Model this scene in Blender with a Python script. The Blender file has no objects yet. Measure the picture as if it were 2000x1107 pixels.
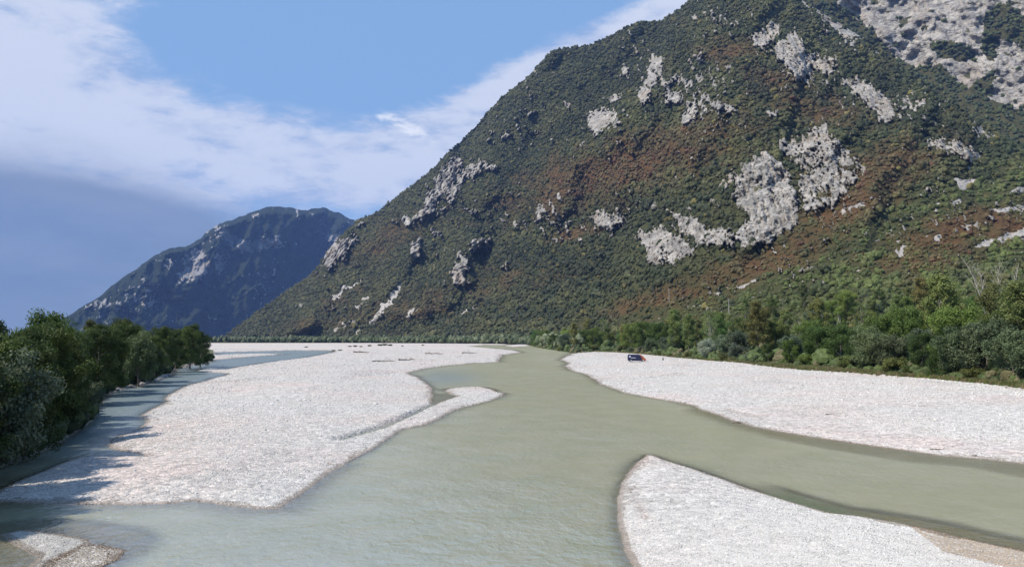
import bpy, math, random, time
import numpy as np
from mathutils import Vector, Matrix
T0 = time.time()
random.seed(7)
rng = np.random.default_rng(7)
sc = bpy.context.scene
col = sc.collection
rad = math.radians

# ------------------------------------------------------------------ camera
H = 7.0                 # eye height above the water (standing on a bridge)
F = 1500.0              # focal length in pixels of the 2000 px wide photograph
HOR = 663.0             # picture row of the horizon
PITCH = math.atan((HOR - 553.5) / F)
cam = bpy.data.cameras.new('camera')
cam.sensor_width = 36.0
cam.lens = 36.0 * F / 2000.0
cam.clip_start = 0.1
cam.clip_end = 40000
co = bpy.data.objects.new('camera', cam)
co.location = (0, 0, H)
co.rotation_euler = (math.pi / 2 + PITCH, 0, 0)
col.objects.link(co)
sc.camera = co

# ------------------------------------------------------------------ light
SUN_AZ = rad(-114)       # from the left, measured from the viewing direction
SUN_EL = rad(52)
sc.view_settings.view_transform = 'Standard'
sc.view_settings.look = 'None'
sc.view_settings.exposure = 0.45
sc.view_settings.gamma = 1.0
sc.view_settings.use_curve_mapping = False
sd = Vector((math.sin(SUN_AZ) * math.cos(SUN_EL), math.cos(SUN_AZ) * math.cos(SUN_EL), math.sin(SUN_EL)))
sl = bpy.data.lights.new('sun', 'SUN')
sl.energy = 4.8
sl.angle = rad(0.53)
sl.color = (1.0, 0.92, 0.81)
so = bpy.data.objects.new('sun', sl)
so.rotation_euler = sd.to_track_quat('Z', 'Y').to_euler()
so.location = (-300, 100, 400)
col.objects.link(so)
HAZE = 3.5e-5

# ------------------------------------------------------------------ node helper
class NT:
    def __init__(s, tree):
        s.t = tree; s.n = tree.nodes; s.l = tree.links
    def new(s, typ, **kw):
        n = s.n.new(typ)
        for k, v in kw.items(): setattr(n, k, v)
        return n
    def put(s, sock, v):
        if v is None: return
        if isinstance(v, bpy.types.NodeSocket): s.l.new(v, sock)
        else:
            if hasattr(sock.default_value, '__len__') and not isinstance(v, (int, float)):
                v = tuple(v)
                if len(sock.default_value) == 4 and len(v) == 3: v = v + (1.0,)
            elif hasattr(sock.default_value, '__len__'):
                v = (v,) * len(sock.default_value)
            sock.default_value = v
    def m(s, op, a, b=None, c=None, clamp=False):
        n = s.new('ShaderNodeMath', operation=op, use_clamp=clamp)
        s.put(n.inputs[0], a)
        if b is not None: s.put(n.inputs[1], b)
        if c is not None: s.put(n.inputs[2], c)
        return n.outputs[0]
    def vm(s, op, a, b=None):
        n = s.new('ShaderNodeVectorMath', operation=op)
        s.put(n.inputs[0], a)
        if b is not None: s.put(n.inputs[1], b)
        return n.outputs[0]
    def mix(s, f, a, b, mode='MIX'):
        n = s.new('ShaderNodeMix', data_type='RGBA', blend_type=mode)
        s.put(n.inputs['Factor'], f)
        s.put(n.inputs[6], a); s.put(n.inputs[7], b)
        return n.outputs[2]
    def step(s, v, lo, hi, a=0.0, b=1.0, smooth=True):
        n = s.new('ShaderNodeMapRange', interpolation_type='SMOOTHSTEP' if smooth else 'LINEAR')
        s.put(n.inputs[0], v); s.put(n.inputs[1], lo); s.put(n.inputs[2], hi); s.put(n.inputs[3], a); s.put(n.inputs[4], b)
        return n.outputs[0]
    def noise(s, vec, scale, detail=4, rough=0.5, dist=0.0):
        n = s.new('ShaderNodeTexNoise')
        s.put(n.inputs['Vector'], vec); n.inputs['Scale'].default_value = scale
        n.inputs['Detail'].default_value = detail; n.inputs['Roughness'].default_value = rough
        n.inputs['Distortion'].default_value = dist
        return n.outputs[0]
    def voro(s, vec, scale, out='Distance', feature='F1'):
        n = s.new('ShaderNodeTexVoronoi', feature=feature)
        s.put(n.inputs['Vector'], vec); n.inputs['Scale'].default_value = scale
        return n.outputs[out]
    def attr(s, name, kind='GEOMETRY', out='Fac'):
        n = s.new('ShaderNodeAttribute', attribute_name=name, attribute_type=kind)
        return n.outputs[out]
    def bump(s, h, strength, dist, normal=None):
        n = s.new('ShaderNodeBump')
        s.put(n.inputs['Height'], h); n.inputs['Strength'].default_value = strength
        n.inputs['Distance'].default_value = dist
        if normal is not None: s.put(n.inputs['Normal'], normal)
        return n.outputs[0]
    def pos(s):
        return s.new('ShaderNodeNewGeometry').outputs['Position']
    def bsdf(s, color, rough=0.8, normal=None, metal=0.0, spec=0.3):
        n = s.new('ShaderNodeBsdfPrincipled')
        s.put(n.inputs['Base Color'], color); s.put(n.inputs['Roughness'], rough)
        s.put(n.inputs['Metallic'], metal); s.put(n.inputs['Specular IOR Level'], spec)
        if normal is not None: s.put(n.inputs['Normal'], normal)
        return n.outputs[0]

def material(name):
    m = bpy.data.materials.new(name); m.use_nodes = True
    m.node_tree.nodes.clear()
    t = NT(m.node_tree)
    out = t.new('ShaderNodeOutputMaterial')
    t.surf = lambda s: t.l.new(s, out.inputs['Surface'])
    t.vol = lambda s: t.l.new(s, out.inputs['Volume'])
    return m, t

# ------------------------------------------------------------------ picture <-> world
cp, sp = math.cos(PITCH), math.sin(PITCH)
def ray(px, py):
    """unit-horizontal direction (ux, uy) and slope (rise per horizontal metre) of a sight line"""
    px = np.asarray(px, float); py = np.asarray(py, float)
    X = px - 1000.0; Y = np.full_like(X, F) if X.shape == py.shape else F + 0 * (X + py); Z = -(py - 553.5)
    y2 = Y * cp - Z * sp
    z2 = Y * sp + Z * cp
    h = np.hypot(X, y2)
    return X / h, y2 / h, z2 / h
def on_plane(px, py, z=0.0):
    ux, uy, s = ray(px, py)
    D = (z - H) / np.minimum(s, -1e-5)
    return ux * D, uy * D
def dirs(px, py):
    ux, uy, s = ray(px, py)
    return math.atan2(float(ux), float(uy)), math.atan(float(s))

# ------------------------------------------------------------------ world sky
w = bpy.data.worlds.new('World'); sc.world = w; w.use_nodes = True
w.node_tree.nodes.clear()
t = NT(w.node_tree)
SKY_STRENGTH = 0.08
sky = t.new('ShaderNodeTexSky', sky_type='NISHITA')
sky.sun_disc = False; sky.sun_elevation = SUN_EL; sky.sun_rotation = SUN_AZ
sky.altitude = 300; sky.air_density = 1.0; sky.dust_density = 0.6; sky.ozone_density = 2.0
g = t.new('ShaderNodeTexCoord').outputs['Generated']
d = t.vm('NORMALIZE', g)
sx = t.new('ShaderNodeSeparateXYZ'); t.l.new(d, sx.inputs[0])
X_, Y_, Z_ = sx.outputs
az = t.m('ARCTAN2', X_, Y_)
el = t.m('ARCSINE', Z_)
# cloud sheets: a flat layer seen in perspective gives long low bands near the horizon
dz = t.m('ADD', t.m('ABSOLUTE', Z_), 0.16)
cv = t.new('ShaderNodeCombineXYZ')
t.put(cv.inputs[0], t.m('DIVIDE', X_, dz)); t.put(cv.inputs[1], t.m('DIVIDE', Y_, dz)); t.put(cv.inputs[2], 3.7)
n1 = t.noise(cv.outputs[0], 1.15, 9, 0.56, 0.35)
cv2 = t.new('ShaderNodeCombineXYZ')
t.put(cv2.inputs[0], t.m('MULTIPLY', az, 4.0)); t.put(cv2.inputs[1], t.m('MULTIPLY', el, 11.0)); t.put(cv2.inputs[2], 1.3)
n2 = t.noise(cv2.outputs[0], 1.0, 10, 0.6, 0.2)
def blob(px, py, rx, ry, ang, amp):
    a0, e0 = dirs(px, py)
    ca, sa = math.cos(rad(ang)), math.sin(rad(ang))
    u = t.m('SUBTRACT', az, a0); v = t.m('SUBTRACT', el, e0)
    p = t.m('DIVIDE', t.m('ADD', t.m('MULTIPLY', u, ca), t.m('MULTIPLY', v, sa)), rx / F)
    q = t.m('DIVIDE', t.m('SUBTRACT', t.m('MULTIPLY', v, ca), t.m('MULTIPLY', u, sa)), ry / F)
    r2 = t.m('ADD', t.m('MULTIPLY', p, p), t.m('MULTIPLY', q, q))
    return t.m('MULTIPLY', t.m('EXPONENT', t.m('MULTIPLY', r2, -1.0)), amp)
def total(items):
    s = None
    for it in items:
        b = blob(*it); s = b if s is None else t.m('ADD', s, b)
    return s
#            px   py   rx   ry  tilt amp
white = total([(30, 100, 285, 190, 0, 1.25), (100, 300, 260, 80, 0, 0.5), (560, 275, 400, 75, -2, 1.05), (620, 370, 380, 60, 0, 0.8),
               (860, 260, 180, 80, 20, 0.6), (1150, 95, 330, 36, 22, 1.1), (1010, 175, 150, 40, 20, 0.5), (770, -15, 60, 30, 0, 0.45),
               (-500, 150, 500, 300, 0, 0.8), (300, 60, 60, 60, 0, -0.2), (640, 80, 330, 105, 0, -0.75), (430, 80, 130, 110, 0, -0.55), (900, 70, 200, 60, 20, -0.4)])
dens = t.m('ADD', t.m('ADD', white, t.m('MULTIPLY', t.m('SUBTRACT', n2, 0.5), 2.3)), t.m('MULTIPLY', t.m('SUBTRACT', n1, 0.5), 1.0))
n4 = t.noise(cv2.outputs[0], 4.6, 9, 0.66, 0.4)
dens = t.m('ADD', dens, t.m('MULTIPLY', t.m('SUBTRACT', n4, 0.5), 1.5))
cl = t.step(dens, 0.12, 0.95, 0.0, 0.78)
storm = total([(140, 560, 430, 150, 0, 1.15), (-400, 500, 500, 200, 0, 0.9), (60, 420, 260, 50, 0, 0.5)])
st = t.step(t.m('ADD', storm, t.m('MULTIPLY', t.m('SUBTRACT', n2, 0.5), 0.9)), 0.15, 0.95, 0.0, 0.93)
n3 = t.noise(cv2.outputs[0], 2.2, 10, 0.62, 0.25)
n4 = t.noise(cv2.outputs[0], 5.0, 9, 0.66, 0.4)
ccol = t.mix(t.step(t.m('ADD', t.m('ADD', t.m('MULTIPLY', n3, 0.65), t.m('MULTIPLY', n4, 0.35)), t.m('MULTIPLY', dens, 0.10)), 0.44, 0.66), (3.7, 4.7, 7.0), (7.2, 7.5, 8.6))
basesky = t.mix(0.75, sky.outputs[0], (2.6, 4.6, 8.0))
skyc = t.mix(cl, basesky, ccol)
skyc = t.mix(st, skyc, t.mix(n3, (1.45, 2.2, 3.6), (2.5, 3.15, 4.4)))
bright = t.step(t.m('MULTIPLY', total([(790, 246, 58, 14, -25, 1.0), (752, 228, 18, 8, 0, 0.6), (840, 285, 40, 12, -10, 0.5)]), t.m('ADD', 1.0, t.m('MULTIPLY', t.m('SUBTRACT', n4, 0.5), 9.0))), 0.3, 1.7, 0.0, 0.6)
skyc = t.mix(bright, skyc, (9.8, 9.9, 10.2))
bg = t.new('ShaderNodeBackground')
t.put(bg.inputs[0], skyc); bg.inputs[1].default_value = SKY_STRENGTH
wo = t.new('ShaderNodeOutputWorld'); t.l.new(bg.outputs[0], wo.inputs[0])
sc.cycles.volume_bounces = 0
sc.cycles.max_bounces = 5
sc.cycles.transparent_max_bounces = 12
sc.cycles.use_fast_gi = False

# ------------------------------------------------------------------ numpy noise
_P = rng.permutation(4096)
_G = rng.random(4096) * 2 * np.pi
_GX, _GY = np.cos(_G), np.sin(_G)
def pnoise(x, y, seed=0):
    xi = np.floor(x).astype(np.int64); yi = np.floor(y).astype(np.int64)
    fx = x - xi; fy = y - yi
    u = fx * fx * fx * (fx * (fx * 6 - 15) + 10); v = fy * fy * fy * (fy * (fy * 6 - 15) + 10)
    def gr(ix, iy, dx, dy):
        h = _P[(_P[(ix + seed * 131) & 4095] + iy) & 4095]
        return _GX[h] * dx + _GY[h] * dy
    a = gr(xi, yi, fx, fy); b = gr(xi + 1, yi, fx - 1, fy)
    c = gr(xi, yi + 1, fx, fy - 1); dd = gr(xi + 1, yi + 1, fx - 1, fy - 1)
    return ((a + (b - a) * u) * (1 - v) + (c + (dd - c) * u) * v) * 1.5
def fbm(x, y, oct=4, seed=0, gain=0.5):
    s = 0; a = 1.0; n = 0
    for i in range(oct):
        s = s + a * pnoise(x * 2 ** i + i * 17.3, y * 2 ** i - i * 9.1, seed + i); n += a; a *= gain
    return s / n
def ridged(x, y, oct=4, seed=0, gain=0.55):
    s = 0; a = 1.0; n = 0
    for i in range(oct):
        s = s + a * (1 - 2 * np.abs(pnoise(x * 2 ** i + i * 7.7, y * 2 ** i + i * 3.1, seed + i))); n += a; a *= gain
    return s / n
def sstep(x, a, b):
    q = np.clip((x - a) / (b - a), 0, 1); return q * q * (3 - 2 * q)

def poly_sdf(px, py, poly):
    """signed distance (positive inside) from points to a closed polygon"""
    P = np.asarray(poly, float); Q = np.roll(P, -1, 0)
    d2 = np.full(px.shape, 1e30); inside = np.zeros(px.shape, bool)
    for (ax, ay), (bx, by) in zip(P, Q):
        ex, ey = bx - ax, by - ay
        wx, wy = px - ax, py - ay
        h = np.clip((wx * ex + wy * ey) / (ex * ex + ey * ey + 1e-12), 0, 1)
        d2 = np.minimum(d2, (wx - ex * h) ** 2 + (wy - ey * h) ** 2)
        if ay != by:
            c = ((ay > py) != (by > py)) & (px < (bx - ax) * (py - ay) / (by - ay) + ax)
            inside ^= c
    dd = np.sqrt(d2)
    return np.where(inside, dd, -dd)
def line_dist(px, py, pts):
    d2 = np.full(px.shape, 1e30)
    for (ax, ay), (bx, by) in zip(pts[:-1], pts[1:]):
        ex, ey = bx - ax, by - ay
        wx, wy = px - ax, py - ay
        h = np.clip((wx * ex + wy * ey) / (ex * ex + ey * ey + 1e-12), 0, 1)
        d2 = np.minimum(d2, (wx - ex * h) ** 2 + (wy - ey * h) ** 2)
    return np.sqrt(d2)

# ------------------------------------------------------------------ mesh helpers
def mesh_np(name, verts, faces, attrs=None, smooth=True, mat=None):
    """verts (n,3); faces (m,k) with k = 3 or 4"""
    verts = np.ascontiguousarray(verts, np.float32); faces = np.ascontiguousarray(faces, np.int32)
    me = bpy.data.meshes.new(name)
    me.vertices.add(len(verts)); me.vertices.foreach_set('co', verts.ravel())
    m, k = faces.shape if len(faces) else (0, 4)
    if m:
        me.loops.add(m * k); me.loops.foreach_set('vertex_index', faces.ravel())
        me.polygons.add(m); me.polygons.foreach_set('loop_start', np.arange(0, m * k, k, dtype=np.int32))
        me.polygons.foreach_set('loop_total', np.full(m, k, np.int32))
        me.polygons.foreach_set('use_smooth', np.full(m, smooth))
    for an, av in (attrs or {}).items():
        av = np.asarray(av, np.float32)
        if av.ndim == 1:
            a = me.attributes.new(an, 'FLOAT', 'POINT'); a.data.foreach_set('value', av)
        else:
            a = me.attributes.new(an, 'FLOAT_VECTOR', 'POINT'); a.data.foreach_set('vector', av.ravel())
    me.update(calc_edges=True)
    if mat: me.materials.append(mat)
    return me
def grid_faces(h, wd):
    i = np.arange(h * wd).reshape(h, wd)
    return np.stack([i[:-1, :-1], i[:-1, 1:], i[1:, 1:], i[1:, :-1]], -1).reshape(-1, 4)
def link(name, me, parent=None, label=None, cat=None, group=None, kind=None):
    o = bpy.data.objects.new(name, me); col.objects.link(o)
    if parent: o.parent = parent
    if label: o['label'] = label
    if cat: o['category'] = cat
    if group: o['group'] = group
    if kind: o['kind'] = kind
    return o
def empty(name, loc, rz, label, cat, group=None, scale=1.0):
    o = link(name, None, None, label, cat, group)
    o.location = loc; o.rotation_euler = (0, 0, rz); o.scale = (scale,) * 3
    return o

# ------------------------------------------------------------------ shores (picture coordinates of the water line)
BAR = [(-160, 1010), (-60, 985), (0, 958), (40, 938), (100, 912), (140, 896), (182, 889), (225, 889), (292, 891), (268, 886), (235, 881), (214, 873), (222, 860), (245, 848),
       (272, 838), (286, 823), (276, 810), (300, 796), (325, 784), (330, 771), (345, 761), (380, 749), (415, 739), (452, 729.5), (405, 727), (385, 723),
       (398, 719), (440, 722), (470, 716), (520, 708), (600, 698), (650, 688.5), (655, 685), (720, 680), (925, 677), (960, 680), (1000, 683.5), (1019, 688), (980, 693), (974, 701), (974, 707),
       (925, 709), (872, 714), (830, 720), (795, 727), (813, 736), (830, 745), (840, 755), (845, 771), (843, 784), (846, 791), (868, 783), (896, 773), (878, 769), (867, 764), (876, 759), (892, 757), (920, 755), (942, 756),
       (962, 761), (974, 766), (988, 768), (970, 777), (946, 785), (918, 792), (879, 806), (830, 830), (785, 839), (750, 862), (715, 884), (680, 902),
       (640, 926), (600, 956), (572, 976), (545, 993), (500, 994), (440, 986), (380, 978), (335, 983), (250, 986), (150, 983), (60, 981), (0, 979), (-80, 990)]
FAR = [(-900, 664.4), (-900, 700), (380, 690), (420, 688), (480, 686.5), (560, 684.5), (640, 684.5), (700, 685), (800, 682), (905, 677.5), (925, 675.5), (939, 673.8), (1036, 672.4), (1300, 672.4), (3200, 680), (3200, 664.4)]
STRIP = [(380, 696), (430, 693), (500, 691), (556, 690.5), (540, 693), (480, 697), (430, 702), (380, 706)]
ISLET = [(983, 674.6), (1010, 672.8), (1040, 672.8), (1036, 675.6), (1000, 677.5)]
LEFT = [(-900, 1500), (-400, 1110), (-150, 985), (0, 912), (60, 890), (106, 868), (160, 836), (176, 822), (183, 797), (200, 773), (240, 760), (277, 751), (331, 735),
        (338, 722), (380, 712), (414, 707), (419, 696), (420, 686), (300, 683), (-900, 683)]
RIGHT = [(1030, 672.6), (1037, 675), (1060, 678.5), (1100, 684), (1122, 689), (1105, 696), (1095, 702), (1110, 709), (1103, 714), (1117, 723), (1152, 734), (1174, 749), (1195, 758),
         (1222, 768), (1271, 777), (1325, 786), (1358, 793), (1366, 799), (1388, 806), (1426, 820), (1481, 834), (1532, 844), (1617, 857), (1702, 870),
         (1830, 889), (1936, 898), (2000, 906), (2300, 960), (2900, 1040), (3200, 1000), (3200, 668), (1300, 668)]
LOW = [(1265, 888), (1248, 899), (1231, 920), (1214, 945), (1204, 971), (1204, 996), (1214, 1030), (1222, 1064), (1237, 1107), (1265, 1180), (1350, 1400), (3000, 2400),
       (3400, 1500), (2300, 1150), (2000, 1078), (1936, 1063), (1872, 1049), (1809, 1032), (1745, 1020), (1673, 1008), (1617, 1001), (1554, 982), (1490, 962), (1426, 941), (1362, 918), (1299, 899), (1280, 890)]
ISLE = [(0, 1043), (45, 1034), (99, 1038), (140, 1045), (175, 1050), (182, 1060), (164, 1072), (135, 1082), (105, 1096), (80, 1112), (50, 1116), (66, 1088), (44, 1074), (18, 1060)]
MUD = [(150, 1066), (205, 1062), (246, 1074), (236, 1092), (180, 1118), (70, 1122), (100, 1096)]
def wpoly(P):
    a = np.array(P, float); x, y = on_plane(a[:, 0], a[:, 1]); return np.stack([x, y], 1)
W = {k: wpoly(v) for k, v in dict(bar=BAR, far=FAR, strip=STRIP, islet=ISLET, left=LEFT, right=RIGHT, low=LOW, isle=ISLE, mud=MUD).items()}
CREEK = wpoly([(846, 790), (815, 806), (780, 822), (745, 836), (700, 850), (660, 862)])
SLIT = wpoly([(1418, 802), (1450, 808), (1492, 816)])
VEG = [(1030, 673), (1037, 674), (1075, 679), (1122, 685.5), (1160, 684), (1200, 686), (1245, 690), (1290, 694), (1360, 700), (1450, 706), (1530, 712), (1600, 716), (1700, 722), (1800, 727), (1900, 733), (2000, 740), (2300, 765), (3200, 850)]
vx = np.array([p[0] for p in VEG], float); vy = np.array([p[1] for p in VEG], float)

POOL = [float(v[0]) for v in on_plane(np.array([862.0]), np.array([776.0]))]
def sdf_land(X, Y):
    wob = 0.55 * fbm(X * 0.9, Y * 0.45, 3, 11) + 1.4 * fbm(X * 0.12, Y * 0.08, 2, 12)
    dist = np.hypot(X, Y)
    wob = wob * np.clip(dist / 140.0, 0.35, 2.5) * 0.55
    res = {}
    for k, P in W.items(): res[k] = poly_sdf(X, Y, P)
    return res, wob
def land_height(X, Y, full=False):
    S, wob = sdf_land(X, Y)
    hs = []
    def rise(s, cap, width, pw=0.75):
        q = np.clip(s / width, 0, 1)
        return np.where(s > 0, cap * q ** pw, 0.0)
    s_all = np.max(np.stack([S[k] for k in S]), 0) + wob
    s_bar = np.maximum(np.maximum(S['bar'], S['far']), np.maximum(S['strip'], S['islet'])) + wob
    s_rl = np.maximum(S['right'], S['far']) + wob
    h = np.zeros_like(X)
    h = np.maximum(h, rise(s_bar, 0.62, 14.0, 0.7))
    h = np.maximum(h, rise(s_rl, 1.15, 30.0, 0.8))
    h = np.maximum(h, rise(S['left'] + wob * 0.3, 1.6, 4.0, 0.8))
    h = np.maximum(h, rise(S['low'] + wob * 0.6, 0.45, 6.0, 0.7))
    h = np.maximum(h, rise(S['isle'] + wob * 0.5, 0.10, 1.2, 0.8))
    h = np.maximum(h, np.where(S['mud'] > 0, 0.02 + 0.03 * fbm(X * 0.8, Y * 0.8, 3, 29), 0))
    D = np.hypot(X, Y)
    rel = 0.16 * fbm(X * 0.07, Y * 0.05, 4, 21) + 0.05 * fbm(X * 0.4, Y * 0.3, 3, 22)
    h = np.where(s_all > 0, np.maximum(h + rel * np.clip(s_all / 5.0, 0, 1), 0.015 + 0.02 * np.clip(s_all, 0, 1)), h)
    cr = np.exp(-(line_dist(X, Y, CREEK) / 0.36) ** 2); h = h - cr * 0.42 * (h > 0)
    sl_ = np.exp(-(line_dist(X, Y, SLIT) / 0.28) ** 2); h = h - sl_ * 0.25 * (h > 0)
    # the bed: how fast it drops away from the shore differs from place to place
    wdt = 1.15 + 0.9 * sstep(fbm(X * 0.11, Y * 0.08, 3, 24), -0.1, 0.4)
    wdt = wdt + 3.6 * sstep(S['right'], -9, 0) * sstep(X, 13, 26) * (D < 90)
    wdt = wdt + 3.0 * sstep(S['low'], -5, 0) * sstep(X - 0.25 * Y, 3, 8) * (D < 60)
    wdt = wdt + 2.2 * sstep(S['isle'], -3.5, 0)
    wdt = wdt + 2.2 * sstep(S['bar'], -4, 0) * (D < 45)
    dep = np.clip(-s_all / (wdt + np.clip(D / 60 - 1, 0, 6)), 0, 1.6)
    bed = -1.1 * dep ** 1.2
    sR = sstep(S['right'], -5.4, -3.4) * sstep(X, 13, 20) * (D < 80)
    sL = sstep(S['low'], -2.9, -1.5) * sstep(X - 0.25 * Y, 0.5, 4) * (D < 60)
    sI = sstep(S['isle'], -3.0, -1.6) * (X > -20)
    pool = sstep(-np.hypot(X - POOL[0], (Y - POOL[1]) * 0.5), -4.5, -2.5)
    sh = np.maximum(np.maximum(sR, sL), np.maximum(sI * 0.95, pool))
    wob2 = 1 + 0.5 * fbm(X * 0.5, Y * 0.3, 3, 27)
    bed = bed * (1 - sh) + sh * np.maximum(bed, -(0.05 + 0.11 * np.clip(-s_all / 4.0, 0, 1)) * wob2)
    z = np.where(s_all > 0, h, bed)
    if full: return z, s_all, S, cr, sl_, dep
    return z

# ------------------------------------------------------------------ materials of the setting
def mat_ground():
    m, t = material('river_gravel')
    p = t.pos()
    big = t.noise(p, 0.06, 5, 0.55)
    med = t.noise(p, 0.7, 6, 0.6)
    c = t.mix(t.step(big, 0.40, 0.66), (0.52, 0.50, 0.475), (0.55, 0.475, 0.44))
    c = t.mix(t.step(t.noise(p, 0.17, 4, 0.6), 0.5, 0.72, 0, 0.5), c, (0.46, 0.43, 0.39))
    c = t.mix(1.0, c, t.mix(med, (0.78, 0.78, 0.78), (1.12, 1.12, 1.12)), 'MULTIPLY')
    # single pebbles in the sand, two sizes
    for s, k in ((9.0, 0.55), (2.6, 0.5)):
        cellc = t.voro(p, s, 'Color')
        sxyz = t.new('ShaderNodeSeparateXYZ'); t.l.new(cellc, sxyz.inputs[0])
        f = t.step(sxyz.outputs[0], 0.0, 1.0, 1 - k * 0.6, 1 + k * 0.3, False)
        cc = t.new('ShaderNodeCombineXYZ'); [t.put(cc.inputs[i], f) for i in range(3)]
        c = t.mix(1.0, c, cc.outputs[0], 'MULTIPLY')
    wet = t.attr('wet'); veg = t.attr('veg'); algae = t.attr('algae')
    c = t.mix(t.m('MULTIPLY', wet, 0.80), c, (0.20, 0.155, 0.12))
    c = t.mix(algae, c, t.mix(t.noise(p, 1.2, 4), t.mix(t.attr('green'), (0.13, 0.095, 0.022), (0.03, 0.10, 0.025)), t.mix(t.attr('green'), (0.22, 0.165, 0.05), (0.07, 0.14, 0.035))))
    vn = t.noise(p, 0.5, 5, 0.6)
    c = t.mix(t.step(t.m('ADD', veg, t.m('MULTIPLY', t.m('SUBTRACT', vn, 0.5), 0.9)), 0.35, 0.75), c, t.mix(t.step(vn, 0.35, 0.65), (0.065, 0.085, 0.03), (0.20, 0.175, 0.105)))
    h = t.m('ADD', t.m('MULTIPLY', t.voro(p, 9.0), -0.08), t.m('MULTIPLY', t.voro(p, 2.6), -0.22))
    nb = t.bump(h, 0.5, 1.0)
    t.surf(t.bsdf(c, t.m('SUBTRACT', 0.9, t.m('MULTIPLY', wet, 0.5)), nb, spec=0.25))
    return m
def mat_water():
    m, t = material('silty_river_water')
    p = t.pos()
    dep = t.attr('depth'); clear = t.attr('clear'); foam = t.attr('foam')
    # ripples run across the stream; near ones small, far ones merge
    mp = t.new('ShaderNodeMapping'); t.put(mp.inputs[0], p); mp.inputs['Rotation'].default_value = (0, 0, rad(12)); mp.inputs['Scale'].default_value = (1.1, 0.85, 1)
    v = mp.outputs[0]
    r1 = t.noise(v, 2.4, 5, 0.62, 0.4); r2 = t.noise(v, 0.55, 4, 0.55, 0.3); r3 = t.noise(v, 0.12, 3, 0.5)
    patch = t.step(t.noise(p, 0.05, 4, 0.55), 0.3, 0.7, 0.35, 1.25)
    h = t.m('ADD', t.m('MULTIPLY', r1, 0.10), t.m('MULTIPLY', r2, 0.16))
    h = t.m('MULTIPLY', h, patch)
    calm = t.step(clear, 0.0, 1.0, 1.0, 0.45)
    nb = t.bump(t.m('MULTIPLY', h, calm), 0.85, 1.0)
    big = t.noise(p, 0.035, 4, 0.5)
    silt = t.mix(big, (0.265, 0.268, 0.180), (0.325, 0.315, 0.225))
    silt = t.mix(t.step(t.noise(v, 0.3, 5, 0.6), 0.35, 0.7, 0, 0.5), silt, (0.225, 0.240, 0.150))
    silt = t.mix(t.m('MULTIPLY', clear, 0.95), silt, (0.17, 0.215, 0.235))
    al = t.m('SUBTRACT', 1.0, t.m('EXPONENT', t.m('MULTIPLY', dep, -5.0)))
    fo = t.m('MULTIPLY', foam, t.step(t.noise(v, 1.6, 6, 0.7, 0.5), 0.5, 0.68))
    silt = t.mix(fo, silt, (0.62, 0.64, 0.6))
    di = t.new('ShaderNodeBsdfDiffuse'); t.put(di.inputs[0], silt); t.put(di.inputs['Normal'], nb)
    tr = t.new('ShaderNodeBsdfTransparent'); tr.inputs[0].default_value = (0.86, 0.88, 0.78, 1)
    mx = t.new('ShaderNodeMixShader'); t.put(mx.inputs[0], al); t.l.new(tr.outputs[0], mx.inputs[1]); t.l.new(di.outputs[0], mx.inputs[2])
    gl = t.new('ShaderNodeBsdfGlossy'); gl.inputs['Roughness'].default_value = 0.16; t.put(gl.inputs['Normal'], nb); gl.inputs[0].default_value = (1, 1, 1, 1)
    fr = t.new('ShaderNodeFresnel'); fr.inputs[0].default_value = 1.33; t.put(fr.inputs['Normal'], nb)
    m2 = t.new('ShaderNodeMixShader'); t.put(m2.inputs[0], t.m('MULTIPLY', t.m('MINIMUM', fr.outputs[0], 0.62), 0.62)); t.l.new(mx.outputs[0], m2.inputs[1]); t.l.new(gl.outputs[0], m2.inputs[2])
    t.surf(m2.outputs[0])
    return m
def mat_mountain(name, rock_a, rock_b, scale=1.0, tint=(1, 1, 1), spots=0.85):
    m, t = material(name)
    p = t.pos()
    rock = t.attr('rock'); brown = t.attr('brown'); sand = t.attr('scree')
    mp = t.new('ShaderNodeMapping'); t.put(mp.inputs[0], p); mp.inputs['Rotation'].default_value = (0.35, 0.5, 0); mp.inputs['Scale'].default_value = (1, 1, 2.2)
    n1 = t.noise(mp.outputs[0], 0.035 / scale, 8, 0.68, 0.6)
    n2 = t.noise(mp.outputs[0], 0.16 / scale, 6, 0.65, 0.3)
    rc = t.mix(t.step(n1, 0.40, 0.60), rock_a, rock_b)
    rc = t.mix(t.step(n2, 0.50, 0.66, 0, spots), rc, (0.11, 0.105, 0.09))
    rc = t.mix(t.step(t.noise(p, 0.011 / scale, 4), 0.52, 0.68, 0, 0.5), rc, (0.36, 0.29, 0.22))
    rc = t.mix(sand, rc, (0.44, 0.415, 0.39))
    n3 = t.noise(p, 0.09 / scale, 6, 0.6)
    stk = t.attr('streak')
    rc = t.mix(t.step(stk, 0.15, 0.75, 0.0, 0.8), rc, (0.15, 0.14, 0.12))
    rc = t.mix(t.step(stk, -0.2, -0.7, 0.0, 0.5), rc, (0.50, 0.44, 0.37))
    gc = t.mix(n3, (0.048, 0.056, 0.024), (0.085, 0.085, 0.036))
    gc = t.mix(t.m('MULTIPLY', brown, 0.75), gc, (0.13, 0.065, 0.03))
    f = t.step(t.m('ADD', rock, t.m('MULTIPLY', t.m('SUBTRACT', n2, 0.5), 0.9)), 0.42, 0.58)
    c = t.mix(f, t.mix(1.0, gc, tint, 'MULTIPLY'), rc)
    cr = t.voro(mp.outputs[0], 0.045 / scale, 'Distance', 'DISTANCE_TO_EDGE')
    h = t.m('ADD', t.m('MULTIPLY', n1, 14.0 * scale), t.m('ADD', t.m('MULTIPLY', n2, 6.0 * scale), t.m('MULTIPLY', t.step(cr, 0, 0.12), 3.0 * scale)))
    nb = t.bump(h, 0.85, 1.0)
    t.surf(t.bsdf(c, 0.95, nb, spec=0.1))
    return m
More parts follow.
